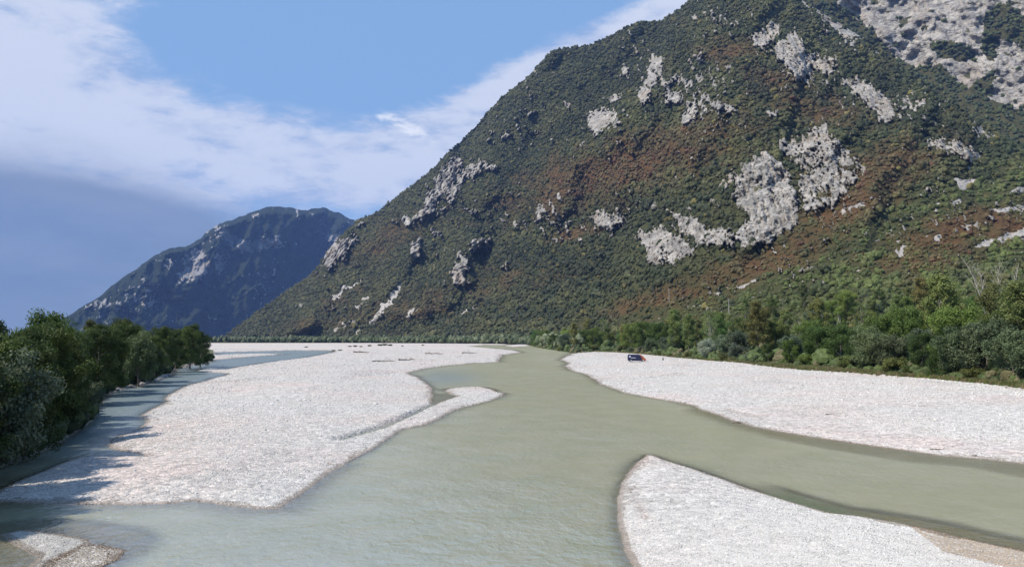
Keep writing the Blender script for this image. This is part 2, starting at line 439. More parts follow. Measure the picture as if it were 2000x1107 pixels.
M_ground, M_water = mat_ground(), mat_water()
M_mount = mat_mountain('forest_soil_and_limestone', (0.50, 0.475, 0.44), (0.27, 0.26, 0.245))
M_cliff = mat_mountain('grey_limestone_cliff', (0.46, 0.435, 0.40), (0.24, 0.235, 0.23), 1.3, (1, 1, 1), 0.45)

# ------------------------------------------------------------------ ground and water
COLS = np.arange(-420, 2440, 3.6)
rows = np.concatenate([664.5 + 0.35 * np.arange(12), 668.9 + 0.6 * np.arange(34), 689.5 + 1.15 * np.arange(90), 793 + 1.9 * np.arange(170), 1116 + 8 * np.arange(30)])
PX, PY = np.meshgrid(COLS, rows)
GX, GY = on_plane(PX.ravel(), PY.ravel())
z, s_all, S, cr, sl_, dep = land_height(GX, GY, True)
D = np.hypot(GX, GY)
# distance behind the line where the woods begin
_, wvy = on_plane(vx, vy, 1.1)
wvx, _t = on_plane(vx, vy, 1.1)
vegpoly = np.concatenate([np.stack([wvx, wvy], 1), [[4000, 100], [4000, 6000], [wvx[0] + 50, 6000]]])
vg = poly_sdf(GX, GY, vegpoly)
veg = sstep(vg, -2.5, 2.5)
veg = np.maximum(veg, sstep(S['left'], 0.2, 1.2) * (S['left'] > 0))
veg = np.maximum(veg, sstep(D, 1250, 1500))
veg = np.where(s_all < 0, 0, veg)
near_bar_edge = sstep(S['low'], 0, 1.5) * sstep(GX - 0.25 * GY, 8.0, 12.0)
wet = np.clip(1 - s_all / np.clip(0.35 + D / 260, 0.3, 2.2), 0, 1) ** 1.3
wet = np.where(s_all < 0, 1.0, wet)
wet = np.maximum(wet, np.maximum(cr * 0.9, sl_))
algae = np.where(s_all < 0, np.clip(0.25 + dep * 2.2, 0, 0.92), 0)
algae = algae * (0.08 + 0.92 * sstep(GX - 0.2 * GY, 0, 3) * sstep(GX, 6, 9) * (D < 100))
algae = np.maximum(algae, 0.85 * (s_all < 0) * sstep(-np.hypot(GX - POOL[0], (GY - POOL[1]) * 0.5), -4, -2.5))
green = sstep(S['low'], -4, -0.5) * sstep(-(GX - 0.25 * GY), -7.5, -5)
gm = mesh_np('gravel_ground', np.stack([GX, GY, z], 1), grid_faces(len(rows), len(COLS)),
             dict(wet=wet, veg=veg, algae=algae, green=green), True, M_ground)
link('gravel_ground', gm, kind='structure', label='pale pebble river bars and bed with wooded banks')
dd_ = np.clip(-z, 0, 2)
clear = sstep(-(GX + 0.42 * GY - 1.0), -2, 6) * (GY > 30) * (D < 900)
clear = np.where(GX < (-0.36 + 0.14 * sstep(GY, 120, 200)) * GY - 2.0, sstep(GY, 36, 60), 0)
nook = np.exp(-((PX.ravel() - 870) / 60) ** 2 - ((PY.ravel() - 738) / 16) ** 2)
clear = np.maximum(clear, nook * 0.7)
foam = np.zeros_like(GX)
for fx, fy, rx, ry, a in ((1075, 700, 40, 7, 0.9), (1100, 712, 25, 4, 0.8), (1060, 686, 40, 3, 0.6), (1040, 725, 90, 5, 0.45), (215, 1013, 22, 8, 0.7), (1120, 735, 60, 6, 0.3), (330, 990, 120, 10, 0.3), (235, 800, 30, 12, 0.25)):
    foam = np.maximum(foam, a * np.exp(-((PX.ravel() - fx) / rx) ** 2 - ((PY.ravel() - fy) / ry) ** 2))
sel = np.arange(0, len(rows)); selc = np.arange(0, len(COLS), 2)
idx = (sel[:, None] * len(COLS) + selc[None, :]).ravel()
wm = mesh_np('river_water', np.stack([GX[idx], GY[idx], 0 * idx], 1), grid_faces(len(sel), len(selc)),
             dict(depth=dd_[idx], clear=clear[idx], foam=foam[idx]), True, M_water)
link('river', wm, kind='structure', label='shallow braided river of milky green water')
# land beyond what the picture covers
me, t = material('valley_floor_soil')
t.surf(t.bsdf(t.mix(t.noise(t.pos(), 0.01, 5), (0.06, 0.07, 0.03), (0.22, 0.21, 0.18)), 0.95))
bx = 16000
pm = mesh_np('valley_floor', [(-bx, -bx, -3), (bx, -bx, -3), (bx, bx, -3), (-bx, bx, -3)], np.array([[0, 1, 2, 3]]), mat=me)
link('valley_floor', pm, kind='structure')

# ------------------------------------------------------------------ mountain relief
def interp(pts, x):
    a = np.array(pts, float); return np.interp(x, a[:, 0], a[:, 1])
SIL = [(300, 668), (400, 664), (425, 662), (450, 650), (480, 626), (520, 598), (560, 568), (600, 541), (622, 520), (640, 488), (665, 462), (695, 433), (740, 413), (770, 388), (800, 366), (850, 326), (870, 302), (900, 277),
       (935, 242), (955, 216), (985, 186), (1030, 152), (1060, 117), (1080, 100), (1100, 95), (1150, 90), (1200, 66), (1240, 46), (1262, 43), (1290, 42), (1330, 16), (1345, 0), (1400, -48), (1450, -66), (1510, -45),
       (1560, -4), (1620, 34), (1690, 76), (1740, 118), (1790, 154), (1850, 196), (1900, 232), (1950, 262), (2000, 285), (2100, 315), (2300, 330), (2700, 330)]
DB = [(300, 2900), (425, 2700), (600, 2100), (900, 1650), (1040, 1300), (1200, 800), (1400, 500), (1700, 320), (2000, 240), (2300, 210), (2700, 200)]
DR = [(300, 3000), (425, 2900), (700, 3100), (1000, 2800), (1345, 2400), (1560, 2200), (1700, 1950), (1800, 1750), (1900, 1600), (2000, 1450), (2300, 1250), (2700, 1200)]
def surfA(px, py):
    """distance of the main mountain's surface along a sight line"""
    ys = interp(SIL, px)
    e = (HOR - py) / np.maximum(HOR - ys, 4)
    tt = np.clip(e, 0, 1.0)
    db, dr = interp(DB, px), interp(DR, px)
    Dd = db * (dr / db) ** (tt ** 0.8)
    # spurs and gullies that run down the face to the lower left
    u = (px * 0.78 + py * 0.62); v = (-px * 0.62 + py * 0.78)
    big = ridged(u / 330.0 + 0.3, v / 620.0, 3, 31)
    med = ridged(u / 110.0, v / 260.0 + 4, 4, 37)
    fin = fbm(px / 26.0, py / 26.0, 4, 41)
    fade = sstep(tt, 0.0, 0.22) * sstep(Dd, 350, 900)
    # the nearer spur that stands in front of the far shoulder at the top
    crest = (px - np.interp(py, [-100, 0, 76, 118, 154, 196, 232, 285, 330, 380], [1450, 1545, 1655, 1705, 1750, 1812, 1866, 1925, 1960, 1985]))
    step2 = 0.24 * sstep(crest, 0, 180) * sstep(-py, -390, -300)
    saw = (px * 0.93 + py * 0.36 + 45 * fbm(px / 130.0, py / 160.0, 3, 43)) / 118.0
    fr_ = saw - np.floor(saw)
    sawd = (np.where(fr_ < 0.72, fr_ / 0.72, (1 - fr_) / 0.28) - 0.5) * (0.4 + sstep(fbm(px / 210.0, py / 150.0, 2, 44), -0.25, 0.35))
    gl = line_dist(px, py, [(1330, 30), (1285, 90), (1225, 170), (1110, 250), (1020, 330)])
    side = sstep((px - 1225) * 0.62 + (py - 170) * 0.55, -30, 30)
    step_ = (0.5 - side) * 0.09 * sstep(-py, -420, -250)
    dis = -0.075 * big - 0.036 * med + 0.010 * fin - 0.034 * sawd + step2
    return Dd * (1 + fade * (dis + step_) * sstep(1.02 - tt, 0.0, 0.03)), tt

ROCKS = [  # outlines of bare limestone on the main face, with how solid the rock shows
    (0.95, [(1455, 322), (1490, 300), (1528, 325), (1545, 360), (1562, 400), (1552, 440), (1500, 470), (1452, 482), (1440, 455), (1470, 425), (1433, 382)]),
    (0.62, [(1520, 285), (1560, 268), (1615, 245), (1640, 285), (1690, 325), (1645, 380), (1625, 402), (1570, 412), (1560, 370), (1575, 330), (1545, 310)]),
    (0.85, [(1600, 260), (1618, 262), (1648, 370), (1625, 400), (1612, 340)]),
    (0.85, [(1245, 462), (1285, 445), (1335, 470), (1352, 490), (1310, 517), (1272, 510)]),
    (0.75, [(1305, 412), (1360, 430), (1385, 452), (1430, 448), (1432, 476), (1372, 478), (1340, 455)]),
    (0.8, [(1158, 422), (1210, 413), (1218, 433), (1195, 452), (1165, 440)]),
    (0.95, [(1150, 222), (1200, 214), (1204, 238), (1165, 260), (1149, 245)]),
    (0.7, [(1278, 108), (1297, 112), (1280, 160), (1256, 205), (1244, 190), (1262, 150)]),
    (0.7, [(1215, 125), (1232, 140), (1228, 155), (1218, 150)]),
    (0.8, [(1303, 165), (1330, 190), (1322, 202), (1300, 200)]),
    (0.7, [(1330, 140), (1342, 160), (1336, 168)]),
    (0.8, [(1472, 72), (1508, 45), (1524, 60), (1492, 90), (1470, 88)]),
    (0.8, [(1508, 98), (1556, 62), (1572, 100), (1602, 122), (1585, 148), (1555, 152), (1532, 125)]),
    (0.6, [(1590, 110), (1640, 125), (1630, 140), (1600, 150)]),
    (0.8, [(1640, 160), (1685, 158), (1740, 198), (1752, 230), (1722, 236), (1680, 190)]),
    (0.5, [(1740, 190), (1800, 200), (1790, 215), (1745, 210)]),
    (0.7, [(1805, 280), (1860, 274), (1922, 306), (1900, 314), (1850, 298)]),
    (0.8, [(1900, 238), (1938, 270), (1926, 276), (1908, 262)]),
    (0.9, [(1585, -20), (1640, 20), (1692, 72), (1668, 80), (1625, 48), (1575, 5)]),
    (0.85, [(815, 425), (840, 385), (868, 330), (893, 306), (902, 326), (880, 362), (850, 398), (828, 424)]),
    (0.6, [(895, 330), (945, 312), (965, 325), (910, 352), (880, 400), (870, 390)]),
    (0.6, [(905, 405), (925, 410), (920, 420)]), (0.6, [(980, 265), (1000, 262), (998, 272)]), (0.5, [(955, 255), (965, 258), (955, 275)]),
    (0.8, [(628, 522), (640, 490), (665, 466), (692, 468), (668, 500), (640, 522)]),
    (0.9, [(806, 475), (818, 462), (818, 500), (806, 498)]),
    (0.85, [(884, 552), (892, 515), (902, 490), (912, 508), (908, 552)]),
    (0.75, [(922, 475), (955, 465), (955, 485), (925, 488)]), (0.6, [(975, 520), (992, 515), (988, 530)]),
    (0.7, [(1045, 430), (1055, 400), (1062, 410), (1052, 440)]), (0.6, [(1070, 395), (1080, 392), (1076, 408)]),
    (0.8, [(1325, 240), (1355, 205), (1365, 215), (1350, 240)]), (0.7, [(1385, 195), (1415, 205), (1440, 215), (1425, 220), (1390, 208)]),
    (0.7, [(1405, 365), (1430, 338), (1435, 352), (1418, 370)]), (0.6, [(1452, 180), (1462, 178), (1460, 190)]), (0.7, [(1500, 218), (1520, 218), (1515, 228), (1498, 228)]),
    (0.7, [(1268, 400), (1282, 395), (1278, 415)]), (0.6, [(1385, 385), (1400, 395), (1395, 405)]), (0.6, [(1190, 188), (1210, 185), (1207, 198), (1185, 200)]),
    (0.6, [(1230, 262), (1238, 262), (1236, 270)]), (0.6, [(1400, 45), (1425, 38), (1420, 55)]), (0.55, [(770, 430), (812, 420), (800, 440)]),
    (0.6, [(840, 452), (865, 448), (858, 462)]), (0.6, [(1100, 200), (1112, 205), (1108, 215)]), (0.55, [(1350, 110), (1372, 105), (1368, 120)]),
]
SCREE = [
    (1.0, [(718, 632), (745, 598), (782, 552), (793, 545), (786, 566), (760, 598), (728, 634)]),
    (0.8, [(648, 584), (676, 558), (706, 545), (690, 562), (660, 584)]),
    (0.6, [(690, 600), (720, 575), (726, 580), (698, 606)]), (0.6, [(790, 620), (815, 596), (820, 602), (800, 628)]), (0.7, [(902, 612), (930, 592), (932, 600), (910, 615)]),
    (0.6, [(636, 648), (670, 630), (712, 620), (690, 634), (650, 650)]), (0.6, [(690, 668), (700, 640), (708, 645)]), (0.5, [(560, 600), (600, 588), (590, 598)]),
    (0.9, [(1862, 352), (1905, 346), (1900, 362), (1872, 372)]), (0.8, [(1885, 320), (1902, 330), (1895, 345)]),
    (0.95, [(1825, 462), (1838, 458), (1842, 472), (1830, 474)]), (0.9, [(1752, 488), (1768, 480), (1766, 500), (1756, 506)]),
    (0.95, [(1935, 468), (1972, 456), (2002, 448), (2040, 446), (2000, 462), (1950, 474)]), (0.95, [(1930, 412), (1970, 404), (2040, 398), (2030, 408), (1960, 414)]),
    (0.95, [(1903, 480), (1930, 468), (1940, 472), (1912, 486)]), (0.9, [(1885, 440), (1912, 436), (1908, 444)]), (0.85, [(1975, 375), (2020, 362), (2020, 370), (1985, 380)]),
    (0.7, [(1640, 412), (1690, 394), (1686, 402), (1645, 420)]), (0.7, [(1560, 530), (1600, 518), (1598, 526)]), (0.7, [(1375, 575), (1410, 568), (1408, 576)]),
    (0.7, [(1425, 562), (1480, 545), (1478, 552), (1430, 568)]), (0.8, [(1765, 528), (1780, 526), (1776, 534)]), (0.6, [(1700, 470), (1720, 462), (1718, 470)]),
    (0.6, [(1790, 380), (1822, 372), (1815, 384)]), (0.6, [(1720, 452), (1745, 446), (1742, 454)]), (0.7, [(1855, 392), (1880, 388), (1872, 400)]),
]
def patches(px, py, L, soft=6.0):
    qx = px + 13 * fbm(px / 20.0, py / 20.0, 4, 51, 0.65); qy = py + 13 * fbm(px / 20.0, py / 20.0, 4, 55, 0.65)
    out = np.zeros_like(px)
    for a, P in L:
        A = np.array(P, float)
        bx0, by0 = A.min(0) - 30; bx1, by1 = A.max(0) + 30
        k = (qx > bx0) & (qx < bx1) & (qy > by0) & (qy < by1)
        if not k.any(): continue
        s = poly_sdf(qx[k], qy[k], P)
        so_ = min(soft, 2.0 + 0.22 * math.sqrt((bx1 - bx0 - 60) * (by1 - by0 - 60)))
        out[k] = np.maximum(out[k], a * sstep(s, -so_, so_ * 0.6))
    return out
def ell(px, py, cx, cy, rx, ry, ang):
    c, s = math.cos(rad(ang)), math.sin(rad(ang))
    u = (px - cx) * c + (py - cy) * s; v = -(px - cx) * s + (py - cy) * c
    return np.exp(-(u / rx) ** 2 - (v / ry) ** 2)
def rock_mask(px, py):
    r = patches(px, py, ROCKS, 13.0)
    qa = px * 0.93 - py * 0.36; qb = px * 0.36 + py * 0.93
    fine = fbm(qa / 5.0, qb / 15.0, 3, 61, 0.7) * 0.95 + 0.55 * fbm(qa / 17.0, qb / 34.0, 3, 62)
    r = sstep(r * 1.25 + fine * (r > 0.02) * 1.15, 0.46, 0.64)
    # stray outcrops between the big ones
    st_ = fbm(qa / 9.0, qb / 19.0, 4, 66, 0.65) + 0.45 * fbm(px / 120.0, py / 120.0, 2, 67)
    zone = sstep(px, 900, 1150) * sstep(-py, -520, -440)
    for a in ((1285, 160, 110, 75, -30), (1545, 105, 110, 60, 25), (1330, 455, 170, 50, 5), (885, 360, 100, 60, -45), (1590, 320, 120, 90, 20), (1860, 290, 100, 40, 15), (1740, 200, 110, 45, 30),
              (890, 520, 60, 60, 0), (1180, 230, 60, 40, 0), (660, 490, 60, 30, -40), (1620, 30, 90, 40, 40), (1060, 420, 40, 40, 0), (1380, 215, 90, 30, 10)):
        zone = zone + 1.7 * ell(px, py, *a)
    r = np.maximum(r, 0.85 * sstep(st_, 0.43 - 0.08 * zone, 0.53 - 0.07 * zone) * sstep(-py, -640, -600))
    return np.clip(r, 0, 1)
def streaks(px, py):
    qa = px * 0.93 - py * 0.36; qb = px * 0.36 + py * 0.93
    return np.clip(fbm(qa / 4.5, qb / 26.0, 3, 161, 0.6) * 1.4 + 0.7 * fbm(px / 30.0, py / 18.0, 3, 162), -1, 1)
def scree_mask(px, py):
    s = patches(px, py, SCREE, 3.5)
    talus = sstep((py - 640) + (px - 1150) * 0.42, 0, 60) * sstep(px, 1150, 1300)
    s = np.maximum(s, 0.85 * talus * sstep(fbm(px / 26.0, py / 7.0, 3, 71) + 0.3 * fbm(px / 150.0, py / 90.0, 2, 72), 0.46, 0.54))
    return np.clip(s, 0, 1)
def ell(px, py, cx, cy, rx, ry, ang):
    c, s = math.cos(rad(ang)), math.sin(rad(ang))
    u = (px - cx) * c + (py - cy) * s; v = -(px - cx) * s + (py - cy) * c
    return np.exp(-(u / rx) ** 2 - (v / ry) ** 2)
def brown_mask(px, py):
    b = 0.0
    for a in ((1.1, 1230, 320, 250, 55, -17), (0.9, 1100, 380, 110, 40, -20), (0.9, 1425, 100, 60, 26, 0), (0.8, 1520, 158, 90, 26, 15), (0.7, 1600, 215, 140, 35, 10),
              (0.9, 1740, 320, 140, 38, -12), (1.0, 1660, 400, 170, 40, -28), (0.9, 1480, 520, 200, 34, -22), (0.8, 1300, 580, 140, 22, -15), (1.0, 1850, 460, 130, 42, -20),
              (1.1, 1960, 440, 60, 34, 0), (0.7, 1790, 510, 120, 30, 0), (0.8, 1130, 455, 60, 18, -10), (0.6, 760, 470, 120, 30, -25), (0.5, 820, 600, 200, 40, -10), (0.6, 1190, 395, 60, 20, 0),
              (0.5, 640, 610, 120, 25, -30), (0.5, 1010, 540, 100, 25, 0), (0.6, 1215, 330, 90, 30, 0)):
        b = np.maximum(b, a[0] * ell(px, py, *a[1:]))
    n = fbm(px / 46.0, py / 24.0, 4, 81)
    return np.clip(b * 1.15 + n * 0.75 * (b > 0.12) - 0.16, 0, 1)

cA = np.arange(330, 2560, 2.6)
nt = 300
te = np.concatenate([np.linspace(-0.03, 1.0, nt), 1.0 + np.array([0.004, 0.01, 0.02])])
PXA = np.repeat(cA[None, :], len(te), 0)
ysA = interp(SIL, cA)[None, :] + 2.2 * fbm(PXA / 17.0, 0 * PXA + 3.3, 4, 91)
PYA = HOR - np.clip(te, None, 1.0)[:, None] * (HOR - ysA)
fx_, fy_ = PXA.ravel(), PYA.ravel()
DA, ttA = surfA(fx_, fy_)
rk = rock_mask(fx_, fy_); sm = scree_mask(fx_, fy_); bm_ = brown_mask(fx_, fy_)
def rock_relief(px, py):
    qa = px * 0.93 - py * 0.36; qb = px * 0.36 + py * 0.93
    return ridged(qa / 17.0, qb / 60.0, 5, 97, 0.7) * 0.034 + ridged(px / 24.0 - py / 60.0, py / 75.0 + px / 200.0, 5, 95, 0.7) * 0.010 + ridged(px / 11.0 + py / 30.0, py / 13.0, 3, 96, 0.7) * 0.008
fadeA = np.clip((te - 1.0) / 0.02, 0, 1)[:, None] * np.ones_like(PXA)
DA2 = DA * (1 - rk * rock_relief(fx_, fy_) * sstep(1.0 - ttA, 0.0, 0.05))
ux, uy, s = ray(fx_, fy_)
back = (np.array([0.0] * nt + [60, 220, 700])[:, None] * np.ones_like(PXA)).ravel()
drop = (np.array([0.0] * nt + [25, 140, 520])[:, None] * np.ones_like(PXA)).ravel()
VA = np.stack([ux * (DA2 + back), uy * (DA2 + back), H + s * DA2 - drop], 1)
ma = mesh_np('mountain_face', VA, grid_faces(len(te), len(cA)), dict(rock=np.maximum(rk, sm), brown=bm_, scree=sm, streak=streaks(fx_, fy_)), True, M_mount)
link('mountain', ma, kind='structure', label='steep wooded mountain with limestone outcrops right of the river')

# the cliff mountain behind its right shoulder
CLIFFS = [(1.0, [(1600, -300), (1640, 5), (1700, 55), (1745, 105), (1790, 132), (1835, 122), (1862, 150), (1888, 168), (1925, 150), (1950, 130), (1935, 190), (1968, 206), (2010, 212), (2100, 230), (2300, 200), (2600, 150), (2600, -300)])]
HOLES = [(0.95, [(1812, 88), (1860, 80), (1905, 110), (1890, 122), (1840, 112)]), (0.9, [(1925, 30), (1965, 5), (2010, 40), (2005, 95), (1958, 75), (1940, 120), (1920, 100)]), (0.6, [(1752, 28), (1775, 40), (1760, 60)]), (0.6, [(1700, -20), (1720, 10), (1700, 15)])]
cB = np.arange(1480, 2620, 3.0)
rB = np.concatenate([np.arange(470, -240, -2.6)])
PXB, PYB = np.meshgrid(cB, rB); bx_, by_ = PXB.ravel(), PYB.ravel()
rB_ = patches(bx_, by_, CLIFFS, 10.0); hB = patches(bx_, by_, HOLES, 6.0)
edge = fbm(bx_ / 28.0, by_ / 16.0, 4, 101)
rkB = np.clip(rB_ * (1 - hB) - 0.75 * sstep(edge, 0.30, 0.40), 0, 1)
def surfB(px, py):
    foot = interp([(1500, -60), (1640, 10), (1745, 108), (1800, 135), (1880, 165), (1940, 190), (2000, 210), (2300, 210), (2700, 180)], px)
    a = np.clip((470 - py) / np.maximum(470 - foot, 5), 0, 1.0)
    Dl = 1500 + 1050 * a ** 0.9
    up = np.clip(foot - py, 0, None)
    Dl = Dl + up * 1.15 - 0.9 * (px - 1700)
    u = px * 0.8 + py * 0.6; v = -px * 0.6 + py * 0.8
    rel = ridged(u / 130.0, v / 90.0, 5, 105, 0.5) * 0.030 * sstep(-py, -420, -200) + fbm(px / 22.0, py / 22.0, 4, 107) * 0.006
    led = ridged(u / 46.0 + 3, v / 34.0, 4, 109, 0.6) * 0.011 * sstep(up, 0, 30)
    return Dl * (1 - rel - led)
DBm = surfB(bx_, by_)
ux, uy, s = ray(bx_, by_)
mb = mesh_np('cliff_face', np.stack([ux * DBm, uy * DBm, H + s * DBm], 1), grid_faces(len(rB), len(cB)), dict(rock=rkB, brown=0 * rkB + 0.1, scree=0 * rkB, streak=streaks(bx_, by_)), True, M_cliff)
link('cliff_mountain', mb, kind='structure', label='bare grey limestone cliff behind the wooded ridge')

# the blue mountain down the valley
SILC = [(-200, 668), (60, 655), (100, 640), (125, 621), (160, 600), (200, 575), (232, 547), (265, 526), (300, 500), (330, 486), (362, 482), (392, 466), (402, 454), (430, 436), (462, 427), (500, 410), (532, 403), (562, 405),
        (600, 411), (632, 405), (660, 415), (690, 430), (740, 452), (800, 480), (900, 520), (1100, 600)]
cC = np.arange(-200, 1100, 2.2)
tc = np.concatenate([np.linspace(-0.02, 1.0, 200), [1.004, 1.01]])
PXC = np.repeat(cC[None, :], len(tc), 0)
ysC = interp(SILC, cC)[None, :] + 3.4 * fbm(PXC / 15.0, 0 * PXC + 9.3, 4, 111)
PYC = HOR - np.clip(tc, None, 1)[:, None] * (HOR - ysC)
qx, qy = PXC.ravel(), PYC.ravel()
tt = np.clip((HOR - qy) / np.maximum(HOR - interp(SILC, qx), 4), 0, 1)
DC = 4700 + 4.6 * np.clip(qx - 60, -200, 900) + 1100 * tt ** 0.75
rel = ridged((qx * 0.85 + qy * 0.5) / 130.0, (-qx * 0.5 + qy * 0.85) / 260.0, 5, 115, 0.55) * 0.085 * sstep(tt, 0, 0.2) * sstep(1.01 - tt, 0, 0.06)
rel = rel + ridged(qx / 40.0, qy / 60.0, 4, 118) * 0.022 * sstep(tt, 0, .2) * sstep(1.01 - tt, 0, .06) + fbm(qx / 14.0, qy / 14.0, 4, 117) * 0.005
DC = DC * (1 - rel)
ROCKC = [(0.62, [(348, 560), (360, 505), (385, 478), (402, 495), (408, 535), (385, 548), (362, 545)]), (0.7, [(415, 440), (440, 445), (470, 470), (455, 480), (430, 455)]), (0.75, [(455, 470), (500, 470), (545, 460), (548, 478), (500, 490), (470, 490)]),
         (0.55, [(415, 500), (450, 495), (440, 530), (420, 530)]), (0.5, [(165, 600), (195, 585), (225, 595), (180, 610)]), (0.5, [(290, 590), (310, 580), (300, 600)]), (0.6, [(405, 618), (425, 620), (420, 632)]),
         (0.5, [(490, 420), (505, 415), (500, 430)]), (0.55, [(630, 455), (660, 460), (670, 475), (640, 468)]), (0.5, [(310, 505), (340, 510), (335, 530), (315, 520)])]
rC = sstep(patches(qx, qy, ROCKC, 14.0) * 1.3 + 1.1 * fbm(qx / 7.0, qy / 9.0, 4, 119, 0.7), 0.42, 0.75)
rC = np.maximum(rC, 0.8 * sstep(fbm(qx / 9.0, qy / 12.0, 4, 121, 0.65) + 0.5 * fbm(qx / 80.0, qy / 80.0, 2, 122), 0.30, 0.42) * sstep(tt, 0.05, 0.2))
ux, uy, s = ray(qx, qy)
bk = (np.array([0.0] * 200 + [150, 1200])[:, None] * np.ones_like(PXC)).ravel(); dr_ = (np.array([0.0] * 200 + [40, 900])[:, None] * np.ones_like(PXC)).ravel()
M_far = mat_mountain('far_forest_and_rock', (0.34, 0.33, 0.32), (0.24, 0.235, 0.23), 2.6, (0.30, 0.40, 0.46))  # dark bluish tint paints cloud shade into the forest colour
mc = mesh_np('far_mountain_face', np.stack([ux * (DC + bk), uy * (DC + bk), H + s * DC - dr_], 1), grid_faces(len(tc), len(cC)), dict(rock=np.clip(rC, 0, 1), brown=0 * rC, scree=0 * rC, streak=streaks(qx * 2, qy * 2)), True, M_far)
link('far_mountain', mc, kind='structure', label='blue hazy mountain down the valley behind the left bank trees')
print('terrain', round(time.time() - T0, 1))

# ------------------------------------------------------------------ foliage
def leaf_material(name, c1, c2, trans=0.35, inst=False, rough=0.6):
    m, t = material(name)
    p = t.pos()
    n = t.noise(p, 0.9, 4, 0.6)
    c = t.mix(t.step(n, 0.3, 0.7), c1, c2)
    if inst:
        tint = t.attr('tint', 'INSTANCER', 'Vector')
        c = t.mix(1.0, tint, t.mix(t.noise(p, 0.35, 4, 0.6), (0.62, 0.62, 0.62), (1.4, 1.4, 1.4)), 'MULTIPLY')
    else:
        oi = t.new('ShaderNodeObjectInfo').outputs['Random']
        cc = t.new('ShaderNodeCombineXYZ')
        f = t.step(oi, 0, 1, 0.78, 1.25, False); [t.put(cc.inputs[i], f) for i in range(3)]
        c = t.mix(1.0, c, cc.outputs[0], 'MULTIPLY')
        oc = t.new('ShaderNodeObjectInfo').outputs['Color']
        c = t.mix(1.0, c, oc, 'MULTIPLY')
    b = t.bsdf(c, rough, spec=0.25)
    tr = t.new('ShaderNodeBsdfTranslucent'); t.put(tr.inputs[0], c)
    mx = t.new('ShaderNodeMixShader'); mx.inputs[0].default_value = trans
    t.l.new(b, mx.inputs[1]); t.l.new(tr.outputs[0], mx.inputs[2])
    t.surf(mx.outputs[0])
    return m
M_leaf_inst = leaf_material('mountain_foliage', (1, 1, 1), (1, 1, 1), 0.22, True)
M_leaf_dark = leaf_material('dark_broadleaf_foliage', (0.045, 0.075, 0.020), (0.085, 0.120, 0.030))
M_leaf_mid = leaf_material('green_broadleaf_foliage', (0.070, 0.110, 0.026), (0.125, 0.165, 0.040))
M_leaf_olive = leaf_material('olive_poplar_foliage', (0.085, 0.105, 0.036), (0.150, 0.160, 0.058))
M_leaf_silver = leaf_material('silver_willow_foliage', (0.13, 0.16, 0.115), (0.24, 0.27, 0.20))
M_grass = leaf_material('dry_grass', (0.15, 0.15, 0.06), (0.26, 0.22, 0.12), 0.3)
M_bark, t = material('grey_brown_bark')
t.surf(t.bsdf(t.mix(t.noise(t.pos(), 5.0, 5), (0.09, 0.075, 0.055), (0.2, 0.18, 0.15)), 0.9, t.bump(t.noise(t.pos(), 14.0, 4), 0.5, 0.05)))
M_pale_bark, t = material('bleached_bark')
t.surf(t.bsdf(t.mix(t.noise(t.pos(), 4.0, 5), (0.27, 0.24, 0.20), (0.45, 0.42, 0.37)), 0.9))

def leaves(centers, radii, per, size, r, flat=1.0, droop=0.0):
    """leaf quads scattered through clumps; returns verts, faces"""
    n = len(centers) * per
    c = np.repeat(centers, per, 0); R = np.repeat(radii, per)
    v = r.normal(size=(n, 3)); v /= np.linalg.norm(v, axis=1)[:, None]
    rr = r.random(n) ** 0.45
    off = v * (R * rr)[:, None]; off[:, 2] *= flat
    p = c + off
    nrm = v * 0.8 + r.normal(size=(n, 3)) * 0.55 + np.array([0, 0, 0.35])
    nrm /= np.linalg.norm(nrm, axis=1)[:, None]
    a = np.cross(nrm, r.normal(size=(n, 3))); a /= np.linalg.norm(a, axis=1)[:, None] + 1e-9
    b = np.cross(nrm, a)
    s = size * (0.6 + 0.8 * r.random(n))[:, None]
    if droop: a[:, 2] -= droop; a /= np.linalg.norm(a, axis=1)[:, None]
    q = np.stack([p - a * s, p - b * s * 0.55, p + a * s, p + b * s * 0.55], 1)
    return q.reshape(-1, 3), np.arange(n * 4).reshape(-1, 4)

class Tubes:
    def __init__(s, sides=6): s.v = []; s.f = []; s.k = sides
    def add(s, pts, rad_):
        k = s.k; base = len(s.v)
        pts = [Vector(p) for p in pts]
        for i, p in enumerate(pts):
            dv = (pts[min(i + 1, len(pts) - 1)] - pts[max(i - 1, 0)]).normalized()
            a = dv.cross(Vector((0.3, 0.9, 0.2))).normalized(); b = dv.cross(a)
            for j in range(k):
                th = 2 * math.pi * j / k
                s.v.append(tuple(p + (a * math.cos(th) + b * math.sin(th)) * rad_[i]))
        for i in range(len(pts) - 1):
            for j in range(k):
                s.f.append((base + i * k + j, base + i * k + (j + 1) % k, base + (i + 1) * k + (j + 1) % k, base + (i + 1) * k + j))
    def mesh(s, name, mat):
        return mesh_np(name, np.array(s.v), np.array(s.f), mat=mat)

